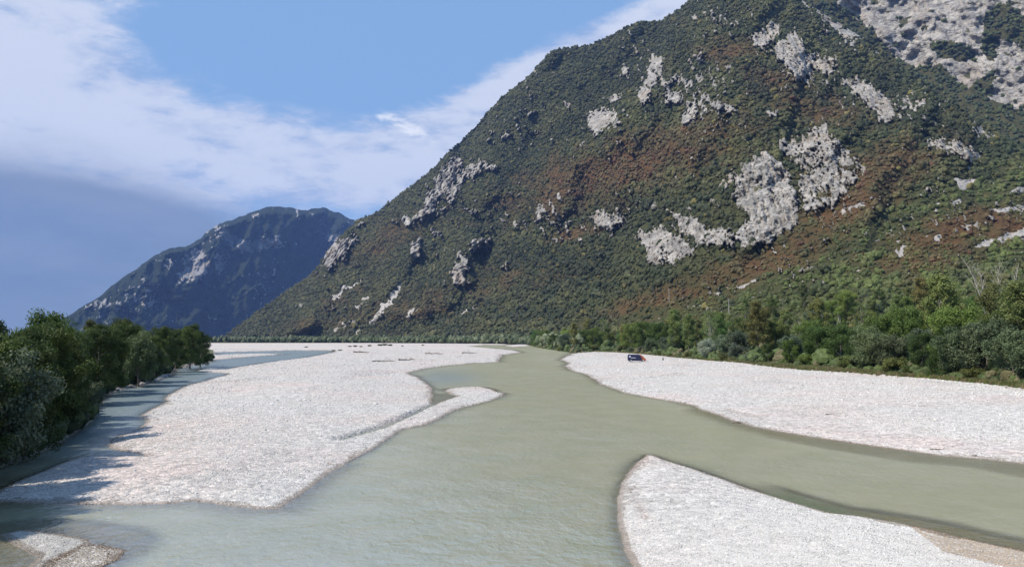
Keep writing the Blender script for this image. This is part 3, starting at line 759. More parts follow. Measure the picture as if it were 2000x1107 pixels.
def grow(height, spread, seed, n_limb=9, trunk_r=0.16, bend=0.06, up=0.55, low=0.25, twig=True, multi=1):
    """branching skeleton: returns Tubes and the list of branch ends"""
    r = random.Random(seed)
    T = Tubes(); tips = []
    for mstem in range(multi):
        lean = (r.uniform(-1, 1) * (0.25 if multi > 1 else bend), r.uniform(-1, 1) * (0.25 if multi > 1 else bend))
        hh = height * (1 if mstem == 0 else r.uniform(0.75, 0.98))
        pts = []; n = 7
        wx = [r.uniform(-1, 1) * bend * height * 0.12 for _ in range(n + 1)]; wy = [r.uniform(-1, 1) * bend * height * 0.12 for _ in range(n + 1)]
        for i in range(n + 1):
            q = i / n
            pts.append(Vector((lean[0] * hh * q + wx[i] * q * 3, lean[1] * hh * q + wy[i] * q * 3, hh * 0.93 * q - 0.15)))
        T.add(pts, [trunk_r * (1 - 0.88 * (i / n)) * (1.35 if i == 0 else 1) for i in range(n + 1)])
        tips.append(pts[-1]); tips.append(pts[-2])
        for k in range(n_limb):
            q = low + (0.95 - low) * (k + r.random() * 0.7) / n_limb
            i = min(int(q * n), n - 1); b0 = pts[i].lerp(pts[i + 1], q * n - i)
            ang = k * 2.4 + r.uniform(-0.5, 0.5)
            prof = math.sin(math.pi * min(1, (q - low) / (1 - low) * 0.78 + 0.22)) ** 0.7
            L = spread * prof * r.uniform(0.75, 1.15)
            e = up * r.uniform(0.6, 1.3)
            P = [b0]
            dx = Vector((math.cos(ang), math.sin(ang), e)).normalized()
            for j in range(1, 4):
                dx = (dx + Vector((r.uniform(-.18, .18), r.uniform(-.18, .18), r.uniform(-0.05, .2)))).normalized()
                P.append(P[-1] + dx * L / 3)
            rb = trunk_r * (1 - 0.8 * q) * 0.5
            T.add(P, [rb, rb * 0.7, rb * 0.45, rb * 0.15])
            tips += [P[2], P[3]]
            if twig:
                for j in range(3):
                    s0 = P[1 + j % 2].lerp(P[2 + j % 2], r.random())
                    dv = (dx + Vector((r.uniform(-.9, .9), r.uniform(-.9, .9), r.uniform(-.2, .7)))).normalized()
                    e1 = s0 + dv * L * r.uniform(0.25, 0.45)
                    T.add([s0, s0.lerp(e1, .5) + Vector((0, 0, .03 * L)), e1], [rb * 0.4, rb * 0.25, rb * 0.08])
                    tips.append(e1)
    return T, tips

def tree_proto(kind, seed):
    """meshes (trunk, crown) of one kind of tree, with real heights in metres"""
    r = np.random.default_rng(seed); rr = random.Random(seed)
    if kind == 'broad':
        T, tips = grow(9, 3.4, seed, 12, 0.17, 0.08, 0.5, 0.18); mat = M_leaf_mid; per, size, cr_ = 230, 0.115, (0.75, 1.25)
    elif kind == 'dark':
        T, tips = grow(10, 3.6, seed, 13, 0.2, 0.07, 0.45, 0.15); mat = M_leaf_dark; per, size, cr_ = 230, 0.115, (0.8, 1.35)
    elif kind == 'poplar':
        T, tips = grow(13, 2.6, seed, 15, 0.18, 0.05, 1.1, 0.15); mat = M_leaf_olive; per, size, cr_ = 130, 0.13, (0.6, 1.0)
    elif kind == 'willow':
        T, tips = grow(4.2, 2.3, seed, 8, 0.09, 0.1, 0.8, 0.1, multi=3); mat = M_leaf_silver; per, size, cr_ = 120, 0.085, (0.4, 0.75)
    elif kind == 'bush':
        T, tips = grow(2.4, 1.7, seed, 7, 0.05, 0.15, 0.6, 0.05, multi=3); mat = M_leaf_olive; per, size, cr_ = 80, 0.10, (0.35, 0.7)
    elif kind == 'sparse':
        T, tips = grow(14, 3.4, seed, 16, 0.17, 0.08, 1.2, 0.25); mat = M_leaf_olive; per, size, cr_ = 16, 0.16, (0.5, 0.9)
    tips = [tp for tp in tips if tp.z > 0.15]
    C = np.array([tuple(p) for p in tips])
    if kind in ('broad', 'dark'):   # lower skirts so that crowns close on the bank
        n = 14
        a = r.random(n) * 6.28; q = 1.6 + r.random(n) * 1.4
        C = np.concatenate([C, np.stack([np.cos(a) * q, np.sin(a) * q, 0.6 + 2.6 * r.random(n)], 1)])
    R = r.uniform(cr_[0], cr_[1], len(C))
    v, f = leaves(C, R, per, size, r, 0.8, 0.25 if kind == 'willow' else 0.0)
    v[:, 2] = np.maximum(v[:, 2], 0.02)
    zmax = v[:, 2].max()
    return T.mesh(kind + '_trunk', M_pale_bark if kind == 'sparse' else M_bark), mesh_np(kind + '_crown', v, f, smooth=False, mat=mat), zmax
PROTO = {k: [tree_proto(k, 100 * i + s) for s in range(n)] for i, (k, n) in enumerate((('broad', 4), ('dark', 4), ('poplar', 3), ('willow', 3), ('bush', 3), ('sparse', 2)))}
print('protos', round(time.time() - T0, 1), sum(len(c.polygons) for L in PROTO.values() for _, c, _ in L))

def plant(kind, name, loc, height, label, cat, group=None, tint=(1, 1, 1), wide=1.0, crown_name='crown'):
    tr, cr__, zm = random.choice(PROTO[kind])
    e = empty(name, loc, random.uniform(0, 6.28), label, cat, group)
    s = height / zm
    a = link('trunk' if cat == 'tree' else 'stems', tr, e); b = link(crown_name, cr__, e)
    for o in (a, b): o.scale = (s * wide, s * wide, s)
    b.color = (*tint, 1)
    return e
def gz(x, y):
    return float(land_height(np.array([float(x)]), np.array([float(y)]))[0])
VAN_PX = 1243

# ---- left bank wood
LTOP = ([-400, 0, 25, 50, 90, 120, 135, 165, 200, 240, 300, 320, 345, 380, 400, 415], [606, 628, 634, 626, 607, 622, 640, 632, 620, 620, 624, 632, 634, 622, 640, 662])
def left_label(px, kind, i): pass
left = [ # px of the stem, base row, height, kind, tint, name, label
    (28, 900, 6.6, 'willow', (0.62, 0.68, 0.56), 'silver_willow', 'grey-leaved willow overhanging the water at the left edge of the picture'),
    (-60, 900, 7.5, 'willow', (0.62, 0.68, 0.56), 'silver_willow', 'grey-leaved willow half out of frame at the left edge'),
    (80, 866, 6.5, 'dark', (0.8, 0.8, 0.8), 'broadleaf_tree', 'low dark tree leaning over the near end of the left channel'),
    (-20, 850, 10.0, 'dark', (0.7, 0.75, 0.8), 'broadleaf_tree', 'dark tree at the left edge above the grey willow'),
    (95, 800, 10.6, 'broad', (0.75, 0.9, 0.75), 'broadleaf_tree', 'tallest round green tree on the left bank with domed crown'),
    (130, 824, 7.4, 'dark', (0.9, 0.9, 0.8), 'broadleaf_tree', 'drooping dark tree where the left bank juts into the channel'),
    (168, 808, 4.6, 'willow', (0.5, 0.55, 0.4), 'willow_bush', 'dull green willow bush hanging over the water below the round green tree'),
    (150, 775, 9.0, 'dark', (0.8, 0.9, 0.8), 'broadleaf_tree', 'dark tree just right of the domed green tree on the left bank'),
    (190, 750, 10.6, 'poplar', (0.85, 0.85, 0.75), 'poplar_tree', 'olive green poplar with feathery top behind the left bank trees'),
    (225, 755, 7.4, 'broad', (0.9, 0.95, 0.8), 'broadleaf_tree', 'mid green tree at the water by the bank stones'),
    (255, 735, 11.2, 'broad', (0.8, 0.8, 0.75), 'broadleaf_tree', 'broad olive tree in the middle of the left bank wood'),
    (282, 742, 8.4, 'willow', (0.62, 0.72, 0.42), 'pale_willow', 'pale yellow-green willow standing out in the left bank wood'),
    (305, 735, 6.6, 'willow', (0.5, 0.6, 0.4), 'willow_bush', 'small pale willow at the water right of the tall pale willow'),
    (322, 722, 11.8, 'dark', (0.95, 0.95, 0.9), 'broadleaf_tree', 'dark dense tree between the pale willow and the end of the left wood'),
    (350, 714, 11.6, 'poplar', (0.8, 0.85, 0.8), 'poplar_tree', 'olive tree second from the upstream end of the left wood'),
    (378, 712, 12.6, 'dark', (0.8, 0.85, 0.85), 'broadleaf_tree', 'dark tree at the upstream end of the left wood with ragged top'),
    (398, 709.5, 10.4, 'dark', (0.62, 0.68, 0.56), 'broadleaf_tree', 'last tree of the left wood where the channel bends out of sight'),
]
for px, py, hh, kind, tint, nm, lab in left:
    x, y = on_plane(np.array([float(px)]), np.array([float(py)]), 1.0)
    Dk = math.hypot(x[0], y[0])
    hh = min(hh, 5.6 + (HOR - np.interp(px, *LTOP)) / F * Dk)
    x = x - 0.9
    plant(kind, nm, (x[0], y[0], max(0.2, gz(x[0], y[0]) - 0.15)), hh, lab, 'tree', 'trees of the left bank', tuple(v * 0.82 for v in tint), 0.85)
GROUP_L = 'trees packed behind the left bank edge'
nl = 0
for k in range(60):
    q = k / 60
    px = -330 + 735 * q + random.uniform(-8, 8)
    base = np.interp(px, [-330, 0, 100, 180, 280, 340, 415], [985, 885, 845, 775, 742, 717, 706])
    D0 = (H - 1) * F / (base - HOR)
    Dk = D0 * random.uniform(1.06, 1.7) + 2
    if px > 300: Dk = D0 * random.uniform(1.02, 1.25)
    ux, uy, s = ray(np.array([px]), np.array([HOR]))
    x, y = ux[0] * Dk, uy[0] * Dk
    top = np.interp(px, *LTOP) + random.uniform(4, 24)
    hh = H - 1.7 + (HOR - top) / F * Dk
    kd_ = random.choice(('dark', 'dark', 'broad', 'poplar'))
    row = 'directly behind' if Dk < D0 * 1.25 else 'well back behind'
    lm = next(n_ for lim, n_ in ((-120, 'the willow half out of frame'), (20, 'the grey-leaved willow'), (130, 'the domed green tree'),
                                 (230, 'the feathery olive poplar'), (310, 'the pale yellow-green willow'), (360, 'the dense dark tree of the left wood'), (999, 'the last tree of the left wood')) if px < lim)
    ty = {'dark': 'dark rounded tree', 'broad': 'mid green leafy tree', 'poplar': 'olive feathery tree'}[kd_]
    plant(kd_, 'broadleaf_tree', (x, y, 1.3), max(4, hh), '%s %s %s' % (ty, row, lm), 'tree', GROUP_L, (0.72, 0.76, 0.66), 0.9)

# ---- right bank wood
def vegD(px): 
    return (H - 1.15) * F / (np.interp(px, vx, vy) - HOR)
def at_dist(px, Dk):
    ux, uy, s = ray(np.array([float(px)]), np.array([HOR]))
    return ux[0] * Dk, uy[0] * Dk
def slopeA_z(px, Dk):
    """height of the mountain foot at this distance (0 when still on the flat)"""
    py = np.linspace(HOR, HOR - 330, 400); d_, _ = surfA(np.full(400, float(px)), py)
    k = np.searchsorted(d_, Dk)
    if k <= 0 or k >= 400: return 1.2 if k <= 0 else None
    ux, uy, s = ray(np.array([float(px)]), np.array([py[k]]))
    return float(H + s[0] * Dk)
# front row, read off the photograph: px, base offset in metres behind the edge, height, kind, tint, name, label
front = [
    (1252, 6, 3.6, 'willow', (0.85, 0.85, 0.8), 'silver_willow', 'grey willow bush directly behind the roof of the blue van'),
    (1232, 4, 3.0, 'willow', (0.75, 0.8, 0.7), 'silver_willow', 'low grey willow bush behind the rear end of the blue van'),
    (1270, 14, 7.0, 'willow', (0.6, 0.7, 0.5), 'willow_tree', 'taller grey-green willow behind and right of the blue van'),
    (1215, 8, 3.6, 'bush', (0.9, 0.9, 0.9), 'shrub', 'dull green shrub at the gravel edge left of the blue van'),
    (1312, 6, 6.2, 'willow', (0.55, 0.65, 0.5), 'willow_tree', 'round grey-green willow halfway between the van and the whitest willow'),
    (1328, 20, 7.4, 'broad', (0.9, 1.0, 0.9), 'broadleaf_tree', 'round green tree behind the willows midway between van and whitest willow'),
    (1381, 4, 6.6, 'willow', (1.35, 1.35, 1.4), 'white_willow', 'whitest silver willow on the right bank, standing at the gravel edge'),
    (1420, 14, 7.6, 'willow', (0.85, 0.95, 0.8), 'silver_willow', 'silvery willow just right of the whitest willow, further back'),
    (1436, 5, 5.4, 'willow', (0.7, 0.75, 0.7), 'silver_willow', 'grey willow bush in front of the taller silvery willow'),
    (1418, 2, 2.6, 'bush', (1.0, 1.0, 1.0), 'shrub', 'small shrub at the gravel edge right of the whitest willow'),
    (1462, 4, 3.0, 'willow', (0.8, 0.8, 0.75), 'silver_willow', 'small grey willow at the gravel edge well right of the whitest willow'),
    (1432, 1, 1.6, 'bush', (1.3, 1.3, 1.4), 'shrub', 'low pale shrub on the gravel in front of the grey willow'),
    (1500, 5, 5.0, 'dark', (1, 1, 1), 'broadleaf_tree', 'low dark tree at the end of the grassy strip'),
    (1545, 6, 6.0, 'broad', (1.1, 1.25, 0.9), 'broadleaf_tree', 'bright green bushy tree behind the grassy strip'),
    (1600, 7, 9.0, 'broad', (0.7, 0.85, 0.8), 'broadleaf_tree', 'broad deep green tree left of the brownish willows'),
    (1640, 9, 9.0, 'dark', (1, 1.1, 1.1), 'broadleaf_tree', 'dark green tree with wide crown in the middle of the right wood'),
    (1700, 4, 8.6, 'willow', (0.62, 0.68, 0.42), 'willow_tree', 'large brownish-grey willow leaning over the gravel edge'),
    (1735, 5, 7.0, 'willow', (0.56, 0.58, 0.40), 'willow_tree', 'brownish willow close right of the large leaning one'),
    (1745, 1, 3.2, 'bush', (1.5, 1.5, 1.2), 'shrub', 'pale reedy shrub at the gravel edge under the brownish willows'),
    (1800, 4, 7.2, 'dark', (0.9, 1.0, 1.0), 'broadleaf_tree', 'dark green tree at the gravel edge right of the brownish willows'),
    (1838, 2, 6.4, 'dark', (0.8, 0.9, 0.8), 'broadleaf_tree', 'very dark low tree above a shaded hollow at the gravel edge'),
    (1875, 4, 8.2, 'willow', (0.5, 0.6, 0.38), 'willow_tree', 'grey-green willow left of the silver-topped one'),
    (1925, 6, 9.6, 'willow', (0.68, 0.76, 0.52), 'willow_tree', 'large silver-topped willow near the right edge of the picture'),
    (1985, 2, 8.0, 'willow', (0.5, 0.58, 0.38), 'willow_tree', 'olive willow at the gravel edge cut by the right edge of the picture'),
    (1775, 1, 1.9, 'bush', (0.9, 1.1, 0.9), 'shrub', 'low green shrub right of the pale reedy one'),
    (1820, 0.5, 1.0, 'bush', (1.3, 1.7, 0.8), 'shrub', 'small bright green cushion shrub on the gravel'),
    (1900, 1, 2.2, 'bush', (1.0, 1.0, 0.8), 'shrub', 'low olive shrub in front of the silver-topped willow'),
    (2060, 3, 8.0, 'dark', (0.8, 0.9, 0.8), 'broadleaf_tree', 'dark tree beyond the right edge of the picture'),
    (1095, 8, 4.0, 'bush', (1.1, 1.1, 0.9), 'shrub', 'olive shrub on the river bank at the upstream start of the right wood'),
    (1160, 5, 4.0, 'bush', (1.0, 1.0, 0.9), 'shrub', 'olive shrub at the tip of the right gravel bar'),
    (1345, 3, 2.4, 'bush', (1.0, 1.1, 0.9), 'shrub', 'low shrub at the gravel edge left of the whitest willow'),
    (1290, 2, 2.2, 'bush', (0.9, 1.0, 0.8), 'shrub', 'low shrub at the gravel edge right of the blue van'),
    (1580, 3, 3.0, 'bush', (1.0, 1.2, 0.8), 'shrub', 'green shrub at the foot of the broad deep green tree'),
    (1660, 3, 3.2, 'bush', (0.9, 1.0, 0.8), 'shrub', 'green shrub left of the large brownish-grey willow'),
]
for px, off, hh, kind, tint, nm, lab in front:
    Dk = vegD(px) + off
    x, y = at_dist(px, Dk)
    cat = 'shrub' if kind == 'bush' else 'tree'
    plant(kind, nm, (x, y, gz(x, y) - 0.08), hh, lab, cat, 'plants along the edge of the right gravel bar', tint, 1.15 if kind == 'bush' else 1.0, 'foliage' if cat == 'shrub' else 'crown')
# bare and half-bare tall trees
def bare_tree(px, Dk, hh, seed, label, n=14, spread=3.2, multi=2):
    T, tips = grow(hh, spread * 1.2, seed, n, 0.32, 0.1, 1.6, 0.28, multi=multi)
    x, y = at_dist(px, Dk); zz = slopeA_z(px, Dk)
    e = empty('bare_tree', (x, y, zz - 0.2), 0, label, 'tree', 'bleached bare trees of the right wood')
    link('trunk', T.mesh('bare_trunk', M_pale_bark), e)
    C = np.array([tuple(p) for p in tips if p.z < hh * 0.55] or [(0, 0, 1)])
    v, f = leaves(C, np.full(len(C), 0.7), 22, 0.15, np.random.default_rng(seed))
    link('crown', mesh_np('bare_tree_crown', v, f, smooth=False, mat=M_leaf_olive), e)
bare_tree(1938, 300, 27, 1, 'tallest bare tree with forked bleached limbs near the right edge', 18, 5.0, 3)
bare_tree(1985, 300, 23, 2, 'thin bare tree right of the tallest bare one', 10, 3.0, 2)
bare_tree(1852, 310, 21, 3, 'bare tree with pale fan of branches left of the tallest one', 14, 4.0, 2)
bare_tree(1608, 370, 20, 4, 'bare slender tree above the deep green tree in mid wood', 10, 3.0, 1)
bare_tree(1635, 330, 18, 5, 'leaning bleached tree above the dark wide-crowned tree', 8, 2.2, 2)
bare_tree(1350, 450, 21, 6, 'slender pale bare tree behind the whitest willow', 8, 2.2, 1)
bare_tree(1393, 440, 19, 7, 'pale bare stem between the whitest willow and the utility pole', 8, 2.2, 2)
bare_tree(1294, 330, 15, 8, 'dark half-bare tree behind the willows right of the van', 12, 3.0, 1)
# the rest of the wood, one by one
LABR = {'broad': 'green leafy tree inside the wood behind the right gravel bar', 'dark': 'dark green tree inside the wood behind the right gravel bar',
        'poplar': 'slim olive poplar inside the wood behind the right gravel bar', 'sparse': 'thin-crowned pale-stemmed tree inside the wood behind the right gravel bar',
        'willow': 'grey-green willow inside the wood behind the right gravel bar'}
pts = []
tries = 0
while len(pts) < 196 and tries < 20000:
    tries += 1
    px = random.uniform(1036, 2110)
    q = random.random() ** 1.2
    D0 = vegD(px) + 9
    D1 = float(np.interp(px, [1040, 1200, 1400, 1700, 2000, 2300], [800, 720, 560, 440, 360, 300]))
    Dk = D0 + (D1 - D0) * q
    if Dk < D0: continue
    x, y = at_dist(px, Dk)
    rmin = 3.4 + Dk / 75
    if any((x - a) ** 2 + (y - b) ** 2 < rmin ** 2 for a, b in pts): continue
    zz = slopeA_z(px, Dk)
    if zz is None: continue
    pts.append((x, y))
    kind = random.choices(('broad', 'dark', 'poplar', 'sparse', 'willow'), (5, 4, 4, 2, 1.4))[0]
    hh = {'broad': random.uniform(9, 14), 'dark': random.uniform(9, 15), 'poplar': random.uniform(13, 19), 'sparse': random.uniform(13, 20), 'willow': random.uniform(7, 10)}[kind]
    if Dk > 330: hh *= 1.1
    br = random.uniform(1.1, 1.6); tint = (br * random.uniform(0.85, 1.25), br * random.uniform(0.95, 1.1), br * 0.95)
    if kind == 'willow': tint = (0.55, 0.62, 0.5)
    sz = 'tall' if hh > 13.5 else ('low' if hh < 9.5 else 'medium')
    ty = {'broad': 'green leafy tree', 'dark': 'dark green tree', 'poplar': 'olive poplar', 'sparse': 'thin-crowned tree', 'willow': 'grey-green willow'}[kind]
    row = 'in the front rows' if q < 0.22 else ('amid the wood' if q < 0.6 else 'below the slope')
    lm = next(n_ for lim, n_ in ((1090, 'at the upstream wood end'), (1170, 'behind the tip of the right gravel bar'), (1225, 'left of the blue van'), (1265, 'straight behind the blue van'), (1345, 'between blue van and whitest willow'),
                                 (1415, 'behind the whitest willow'), (1500, 'right of the whitest willow'), (1590, 'behind the grassy strip'), (1680, 'behind the deep green tree'), (1760, 'behind the brownish willows'),
                                 (1850, 'above the dark hollow'), (1910, 'left of the silver-topped willow'), (1960, 'behind the silver-topped willow'), (2003, 'at the right picture edge'), (9999, 'beyond the right picture edge')) if px < lim)
    plant(kind, {'broad': 'broadleaf_tree', 'dark': 'broadleaf_tree', 'poplar': 'poplar_tree', 'sparse': 'thin_tree', 'willow': 'willow_tree'}[kind], (x, y, zz - 0.2), hh, '%s %s %s %s' % (sz, ty, row, lm), 'tree', 'trees of the wood behind the right gravel bar', tint)
print('trees', round(time.time() - T0, 1), len(pts))

# ------------------------------------------------------------------ instanced masses (forest on the slopes, gravel stones)
def unlinked(name, meshes):
    c = bpy.data.collections.new(name)
    for i, m in enumerate(meshes): c.objects.link(bpy.data.objects.new('%s_%02d' % (name, i), m))
    return c
def scatter(name, pts, scale3, rotz, idx, coll, extra, label, tilt=None, kind='stuff'):
    me = mesh_np(name, pts, np.zeros((0, 4)), dict(sc=scale3, rt=rotz, **extra))
    a = me.attributes.new('pick', 'INT', 'POINT'); a.data.foreach_set('value', idx.astype(np.int32))
    o = link(name, me, kind=kind, label=label)
    ng = bpy.data.node_groups.new(name + '_nodes', 'GeometryNodeTree')
    ng.interface.new_socket('Geometry', in_out='INPUT', socket_type='NodeSocketGeometry')
    ng.interface.new_socket('Geometry', in_out='OUTPUT', socket_type='NodeSocketGeometry')
    N, L = ng.nodes, ng.links
    gi = N.new('NodeGroupInput'); go = N.new('NodeGroupOutput')
    ci = N.new('GeometryNodeCollectionInfo'); ci.inputs[0].default_value = coll
    ci.inputs['Separate Children'].default_value = True; ci.inputs['Reset Children'].default_value = True
    ip = N.new('GeometryNodeInstanceOnPoints'); ip.inputs['Pick Instance'].default_value = True
    def na(nm, ty):
        n = N.new('GeometryNodeInputNamedAttribute'); n.data_type = ty; n.inputs[0].default_value = nm; return n.outputs[0]
    L.new(gi.outputs[0], ip.inputs['Points']); L.new(ci.outputs[0], ip.inputs['Instance'])
    L.new(na('pick', 'INT'), ip.inputs['Instance Index']); L.new(na('sc', 'FLOAT_VECTOR'), ip.inputs['Scale'])
    L.new(na('rt', 'FLOAT_VECTOR'), ip.inputs['Rotation'])
    L.new(ip.outputs[0], go.inputs[0])
    md = o.modifiers.new('scatter', 'NODES'); md.node_group = ng
    return o

def crown_proto(seed, n_lobes, per, size, tall=1.0):
    import bmesh
    r = np.random.default_rng(seed)
    C = r.normal(size=(n_lobes, 3)); C /= np.linalg.norm(C, axis=1)[:, None]
    C *= (0.40 + 0.3 * r.random(n_lobes))[:, None]; C[:, 2] = np.abs(C[:, 2]) * tall + 0.25
    R_ = r.uniform(0.34, 0.52, n_lobes)
    v, f = leaves(C, R_ * 1.12, per, size, r, 0.9)
    # a rough closed inner body made of the same boughs, and loose leaves round it
    bm = bmesh.new(); bmesh.ops.create_icosphere(bm, subdivisions=3, radius=1.0)
    V = np.array([tuple(q.co) for q in bm.verts]); Fa = np.array([[q.index for q in fc.verts] for fc in bm.faces]); bm.free()
    c0 = np.array([0, 0, 0.35])
    rad_ = np.full(len(V), 0.32)
    for c, rr_ in zip(C - c0, R_):
        bdot = V @ c; disc = bdot ** 2 - (c @ c - rr_ ** 2)
        hit = np.where(disc > 0, bdot + np.sqrt(np.maximum(disc, 0)), 0)
        rad_ = np.maximum(rad_, hit)
    rad_ *= 1 + r.normal(0, 0.05, len(V))
    B = V * rad_[:, None] * 0.96 + c0
    q = np.concatenate([v, B]); 
    tri = np.concatenate([f[:, [0, 1, 2]], f[:, [0, 2, 3]], Fa + len(v)])
    return mesh_np('crown_clump', q, tri, smooth=False, mat=M_leaf_inst)
clumps = unlinked('crown_clump', [crown_proto(s, 8 + s % 4, 22, 0.10, 1.0 + 0.3 * (s % 2)) for s in range(6)])

N = 230000
fx = rng.uniform(400, 2500, N); ys = interp(SIL, fx); fy = rng.uniform(-90, 664, N)
k = (fy > ys - 0.5); fx, fy = fx[k], fy[k]
rk = rock_mask(fx, fy); sm = scree_mask(fx, fy)
keep = rng.random(len(fx)) > np.clip(np.maximum(rk * 1.25, sm * 1.3) - 0.08 , 0, 0.93)
fx, fy = fx[keep], fy[keep]
Dd, tt = surfA(fx, fy)
kd = rng.random(len(fx)) < np.clip((Dd / 2300) ** 1.7, 0.17, 1)
fx, fy, Dd, tt = fx[kd], fy[kd], Dd[kd], tt[kd]
br = brown_mask(fx, fy)
ux, uy, s = ray(fx, fy)
Zp = H + s * Dd
rpx = rng.lognormal(math.log(3.9), 0.42, len(fx)) * (1 - 0.28 * br) * F / Dd * np.clip(Dd / 1300, 0.55, 1.0)
talus = sstep((fy - 640) + (fx - 1150) * 0.42, -10, 60) * sstep(fx, 1150, 1300)
rad_ = np.clip(rpx * Dd / F, 1.2, 8.0) * (1 - 0.22 * talus)
ok = Zp > 0.5
P3 = np.stack([ux * Dd, uy * Dd, Zp - rad_ * 0.28], 1)
n = len(fx)
# leaf colours: holm-oak dark, ash olive, turning brown, fresh talus green
dark = np.array([0.042, 0.053, 0.021]); olive = np.array([0.098, 0.100, 0.036]); brn = np.array([0.122, 0.083, 0.038]); red = np.array([0.138, 0.068, 0.040]); fresh = np.array([0.092, 0.116, 0.034]); yel = np.array([0.15, 0.13, 0.04])
mixn = sstep(fbm(fx / 70.0, fy / 45.0, 4, 131) + rng.normal(0, 0.16, n), -0.25, 0.35)[:, None]
cold = dark * (1 - mixn) + olive * mixn
dk = 0.0  # dark oak stands, plus ridge and gully shade put into the leaf colour
for a in ((1.0, 1290, 440, 260, 50, 8), (0.9, 1130, 520, 260, 62, 0), (0.9, 1010, 330, 120, 50, -40), (0.9, 1180, 150, 120, 70, -20), (0.9, 1580, 200, 190, 40, 25), (1.0, 1800, 235, 150, 45, 30), (0.8, 1700, 300, 100, 30, 0), (0.6, 560, 600, 90, 40, -35), (0.7, 1330, 540, 160, 30, -25)):
    dk = np.maximum(dk, a[0] * ell(fx, fy, *a[1:]))
dk = np.clip(dk * 1.1 + 0.5 * fbm(fx / 50.0, fy / 35.0, 3, 134) - 0.1, 0, 0.9)[:, None]
cold = cold * (1 - dk) + dark * 0.8 * dk
left_lit = sstep(-fx, -1000, -700)[:, None]  # woods on the left slopes have a lighter olive colour
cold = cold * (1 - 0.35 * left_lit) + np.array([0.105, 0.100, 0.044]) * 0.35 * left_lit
fr = (talus * sstep(fbm(fx / 60.0, fy / 30.0, 3, 135) + rng.normal(0, 0.15, n), -0.35, 0.15))[:, None]
cold = cold * (1 - fr) + fresh * fr
isb = np.clip(br * 0.95 + rng.normal(0, 0.17, n) * (br > 0.08) - 0.08, 0, 0.92)[:, None]
rc = (rng.random(n) < np.clip(ell(fx, fy, 1930, 450, 140, 50, 0) * 0.9 + 0.12, 0, 1))[:, None]
bc = np.where(rc, red, brn * (0.8 + 0.4 * rng.random(n))[:, None])
cc = cold * (1 - isb) + bc * isb
yl = rng.random(n) < 0.02; cc[yl] = yel
cc = cc * (0.8 + 0.4 * rng.random(n))[:, None] * (1 + 0.6 * fbm(fx / 80.0, fy / 55.0, 4, 133, 0.6))[:, None]
S3 = np.stack([rad_ * rng.uniform(0.85, 1.15, n), rad_ * rng.uniform(0.85, 1.15, n), rad_ * rng.uniform(0.8, 1.35, n)], 1)
RT = np.stack([0 * fx, 0 * fx, rng.uniform(0, 6.28, n)], 1)
# apron of the cliff mountain
nb_ = 9000
gx = rng.uniform(1560, 2560, nb_); gy = rng.uniform(-20, 400, nb_)
rB2 = patches(gx, gy, CLIFFS, 10.0) * (1 - patches(gx, gy, HOLES, 6.0)); eg = fbm(gx / 28.0, gy / 16.0, 4, 101)
rB2 = np.clip(rB2 - 0.75 * sstep(eg, 0.30, 0.40), 0, 1)
kk = (rng.random(nb_) > rB2 * 1.2) & (gy < interp(SIL, gx) + 30); gx, gy = gx[kk], gy[kk]
Dg = surfB(gx, gy); ug, vg_, sg = ray(gx, gy); rg = rng.uniform(3, 5.2, len(gx)) * Dg / F
P3b = np.stack([ug * Dg, vg_ * Dg, H + sg * Dg - rg * 0.2], 1)
mg = sstep(fbm(gx / 50.0, gy / 30.0, 3, 141), -0.2, 0.3)[:, None]
cb = (np.array([0.05, 0.068, 0.028]) * (1 - mg) + np.array([0.078, 0.095, 0.032]) * mg) * (0.75 + 0.5 * rng.random(len(gx)))[:, None]
S3b = np.stack([rg, rg, rg * rng.uniform(0.8, 1.3, len(gx))], 1); RTb = np.stack([0 * gx, 0 * gx, rng.uniform(0, 6.28, len(gx))], 1)
allp = np.concatenate([P3[ok], P3b]); 
scatter('mountain_forest', allp, np.concatenate([S3[ok], S3b]), np.concatenate([RT[ok], RTb]), rng.integers(0, 6, len(allp)), clumps,
        dict(tint=np.concatenate([cc[ok], cb])), 'mixed green and brown forest covering the mountain slopes')
# wood along the far bank, at the mountain's foot
nf = 5200
hx = rng.uniform(405, 1130, nf)
D0 = np.interp(hx, [405, 600, 900, 1030, 1060, 1130], [1750, 1500, 1150, 1050, 620, 470]); D1 = interp(DB, hx) * 1.06
hq = rng.random(nf) ** 1.5; Dh = D0 + (D1 - D0) * hq
ux, uy, s = ray(hx, 0 * hx + HOR)
rh = rng.uniform(3.2, 6.0, nf) * np.where(hx > 1040, 0.8, 1.0); hz = rng.uniform(0.0, 5.0, nf)
pale = (rng.random(nf) < 0.45)[:, None]
ch = np.where(pale, np.array([0.135, 0.155, 0.085]), np.array([0.058, 0.080, 0.034])) * (0.7 + 0.6 * rng.random(nf))[:, None]
scatter('far_bank_wood', np.stack([ux * Dh, uy * Dh, 0.4 + hz], 1), np.stack([rh, rh, rh * rng.uniform(0.9, 1.5, nf)], 1), np.stack([0 * hx, 0 * hx, rng.uniform(0, 6.28, nf)], 1),
        rng.integers(0, 6, nf), clumps, dict(tint=ch), 'low pale green wood along the far river bank')
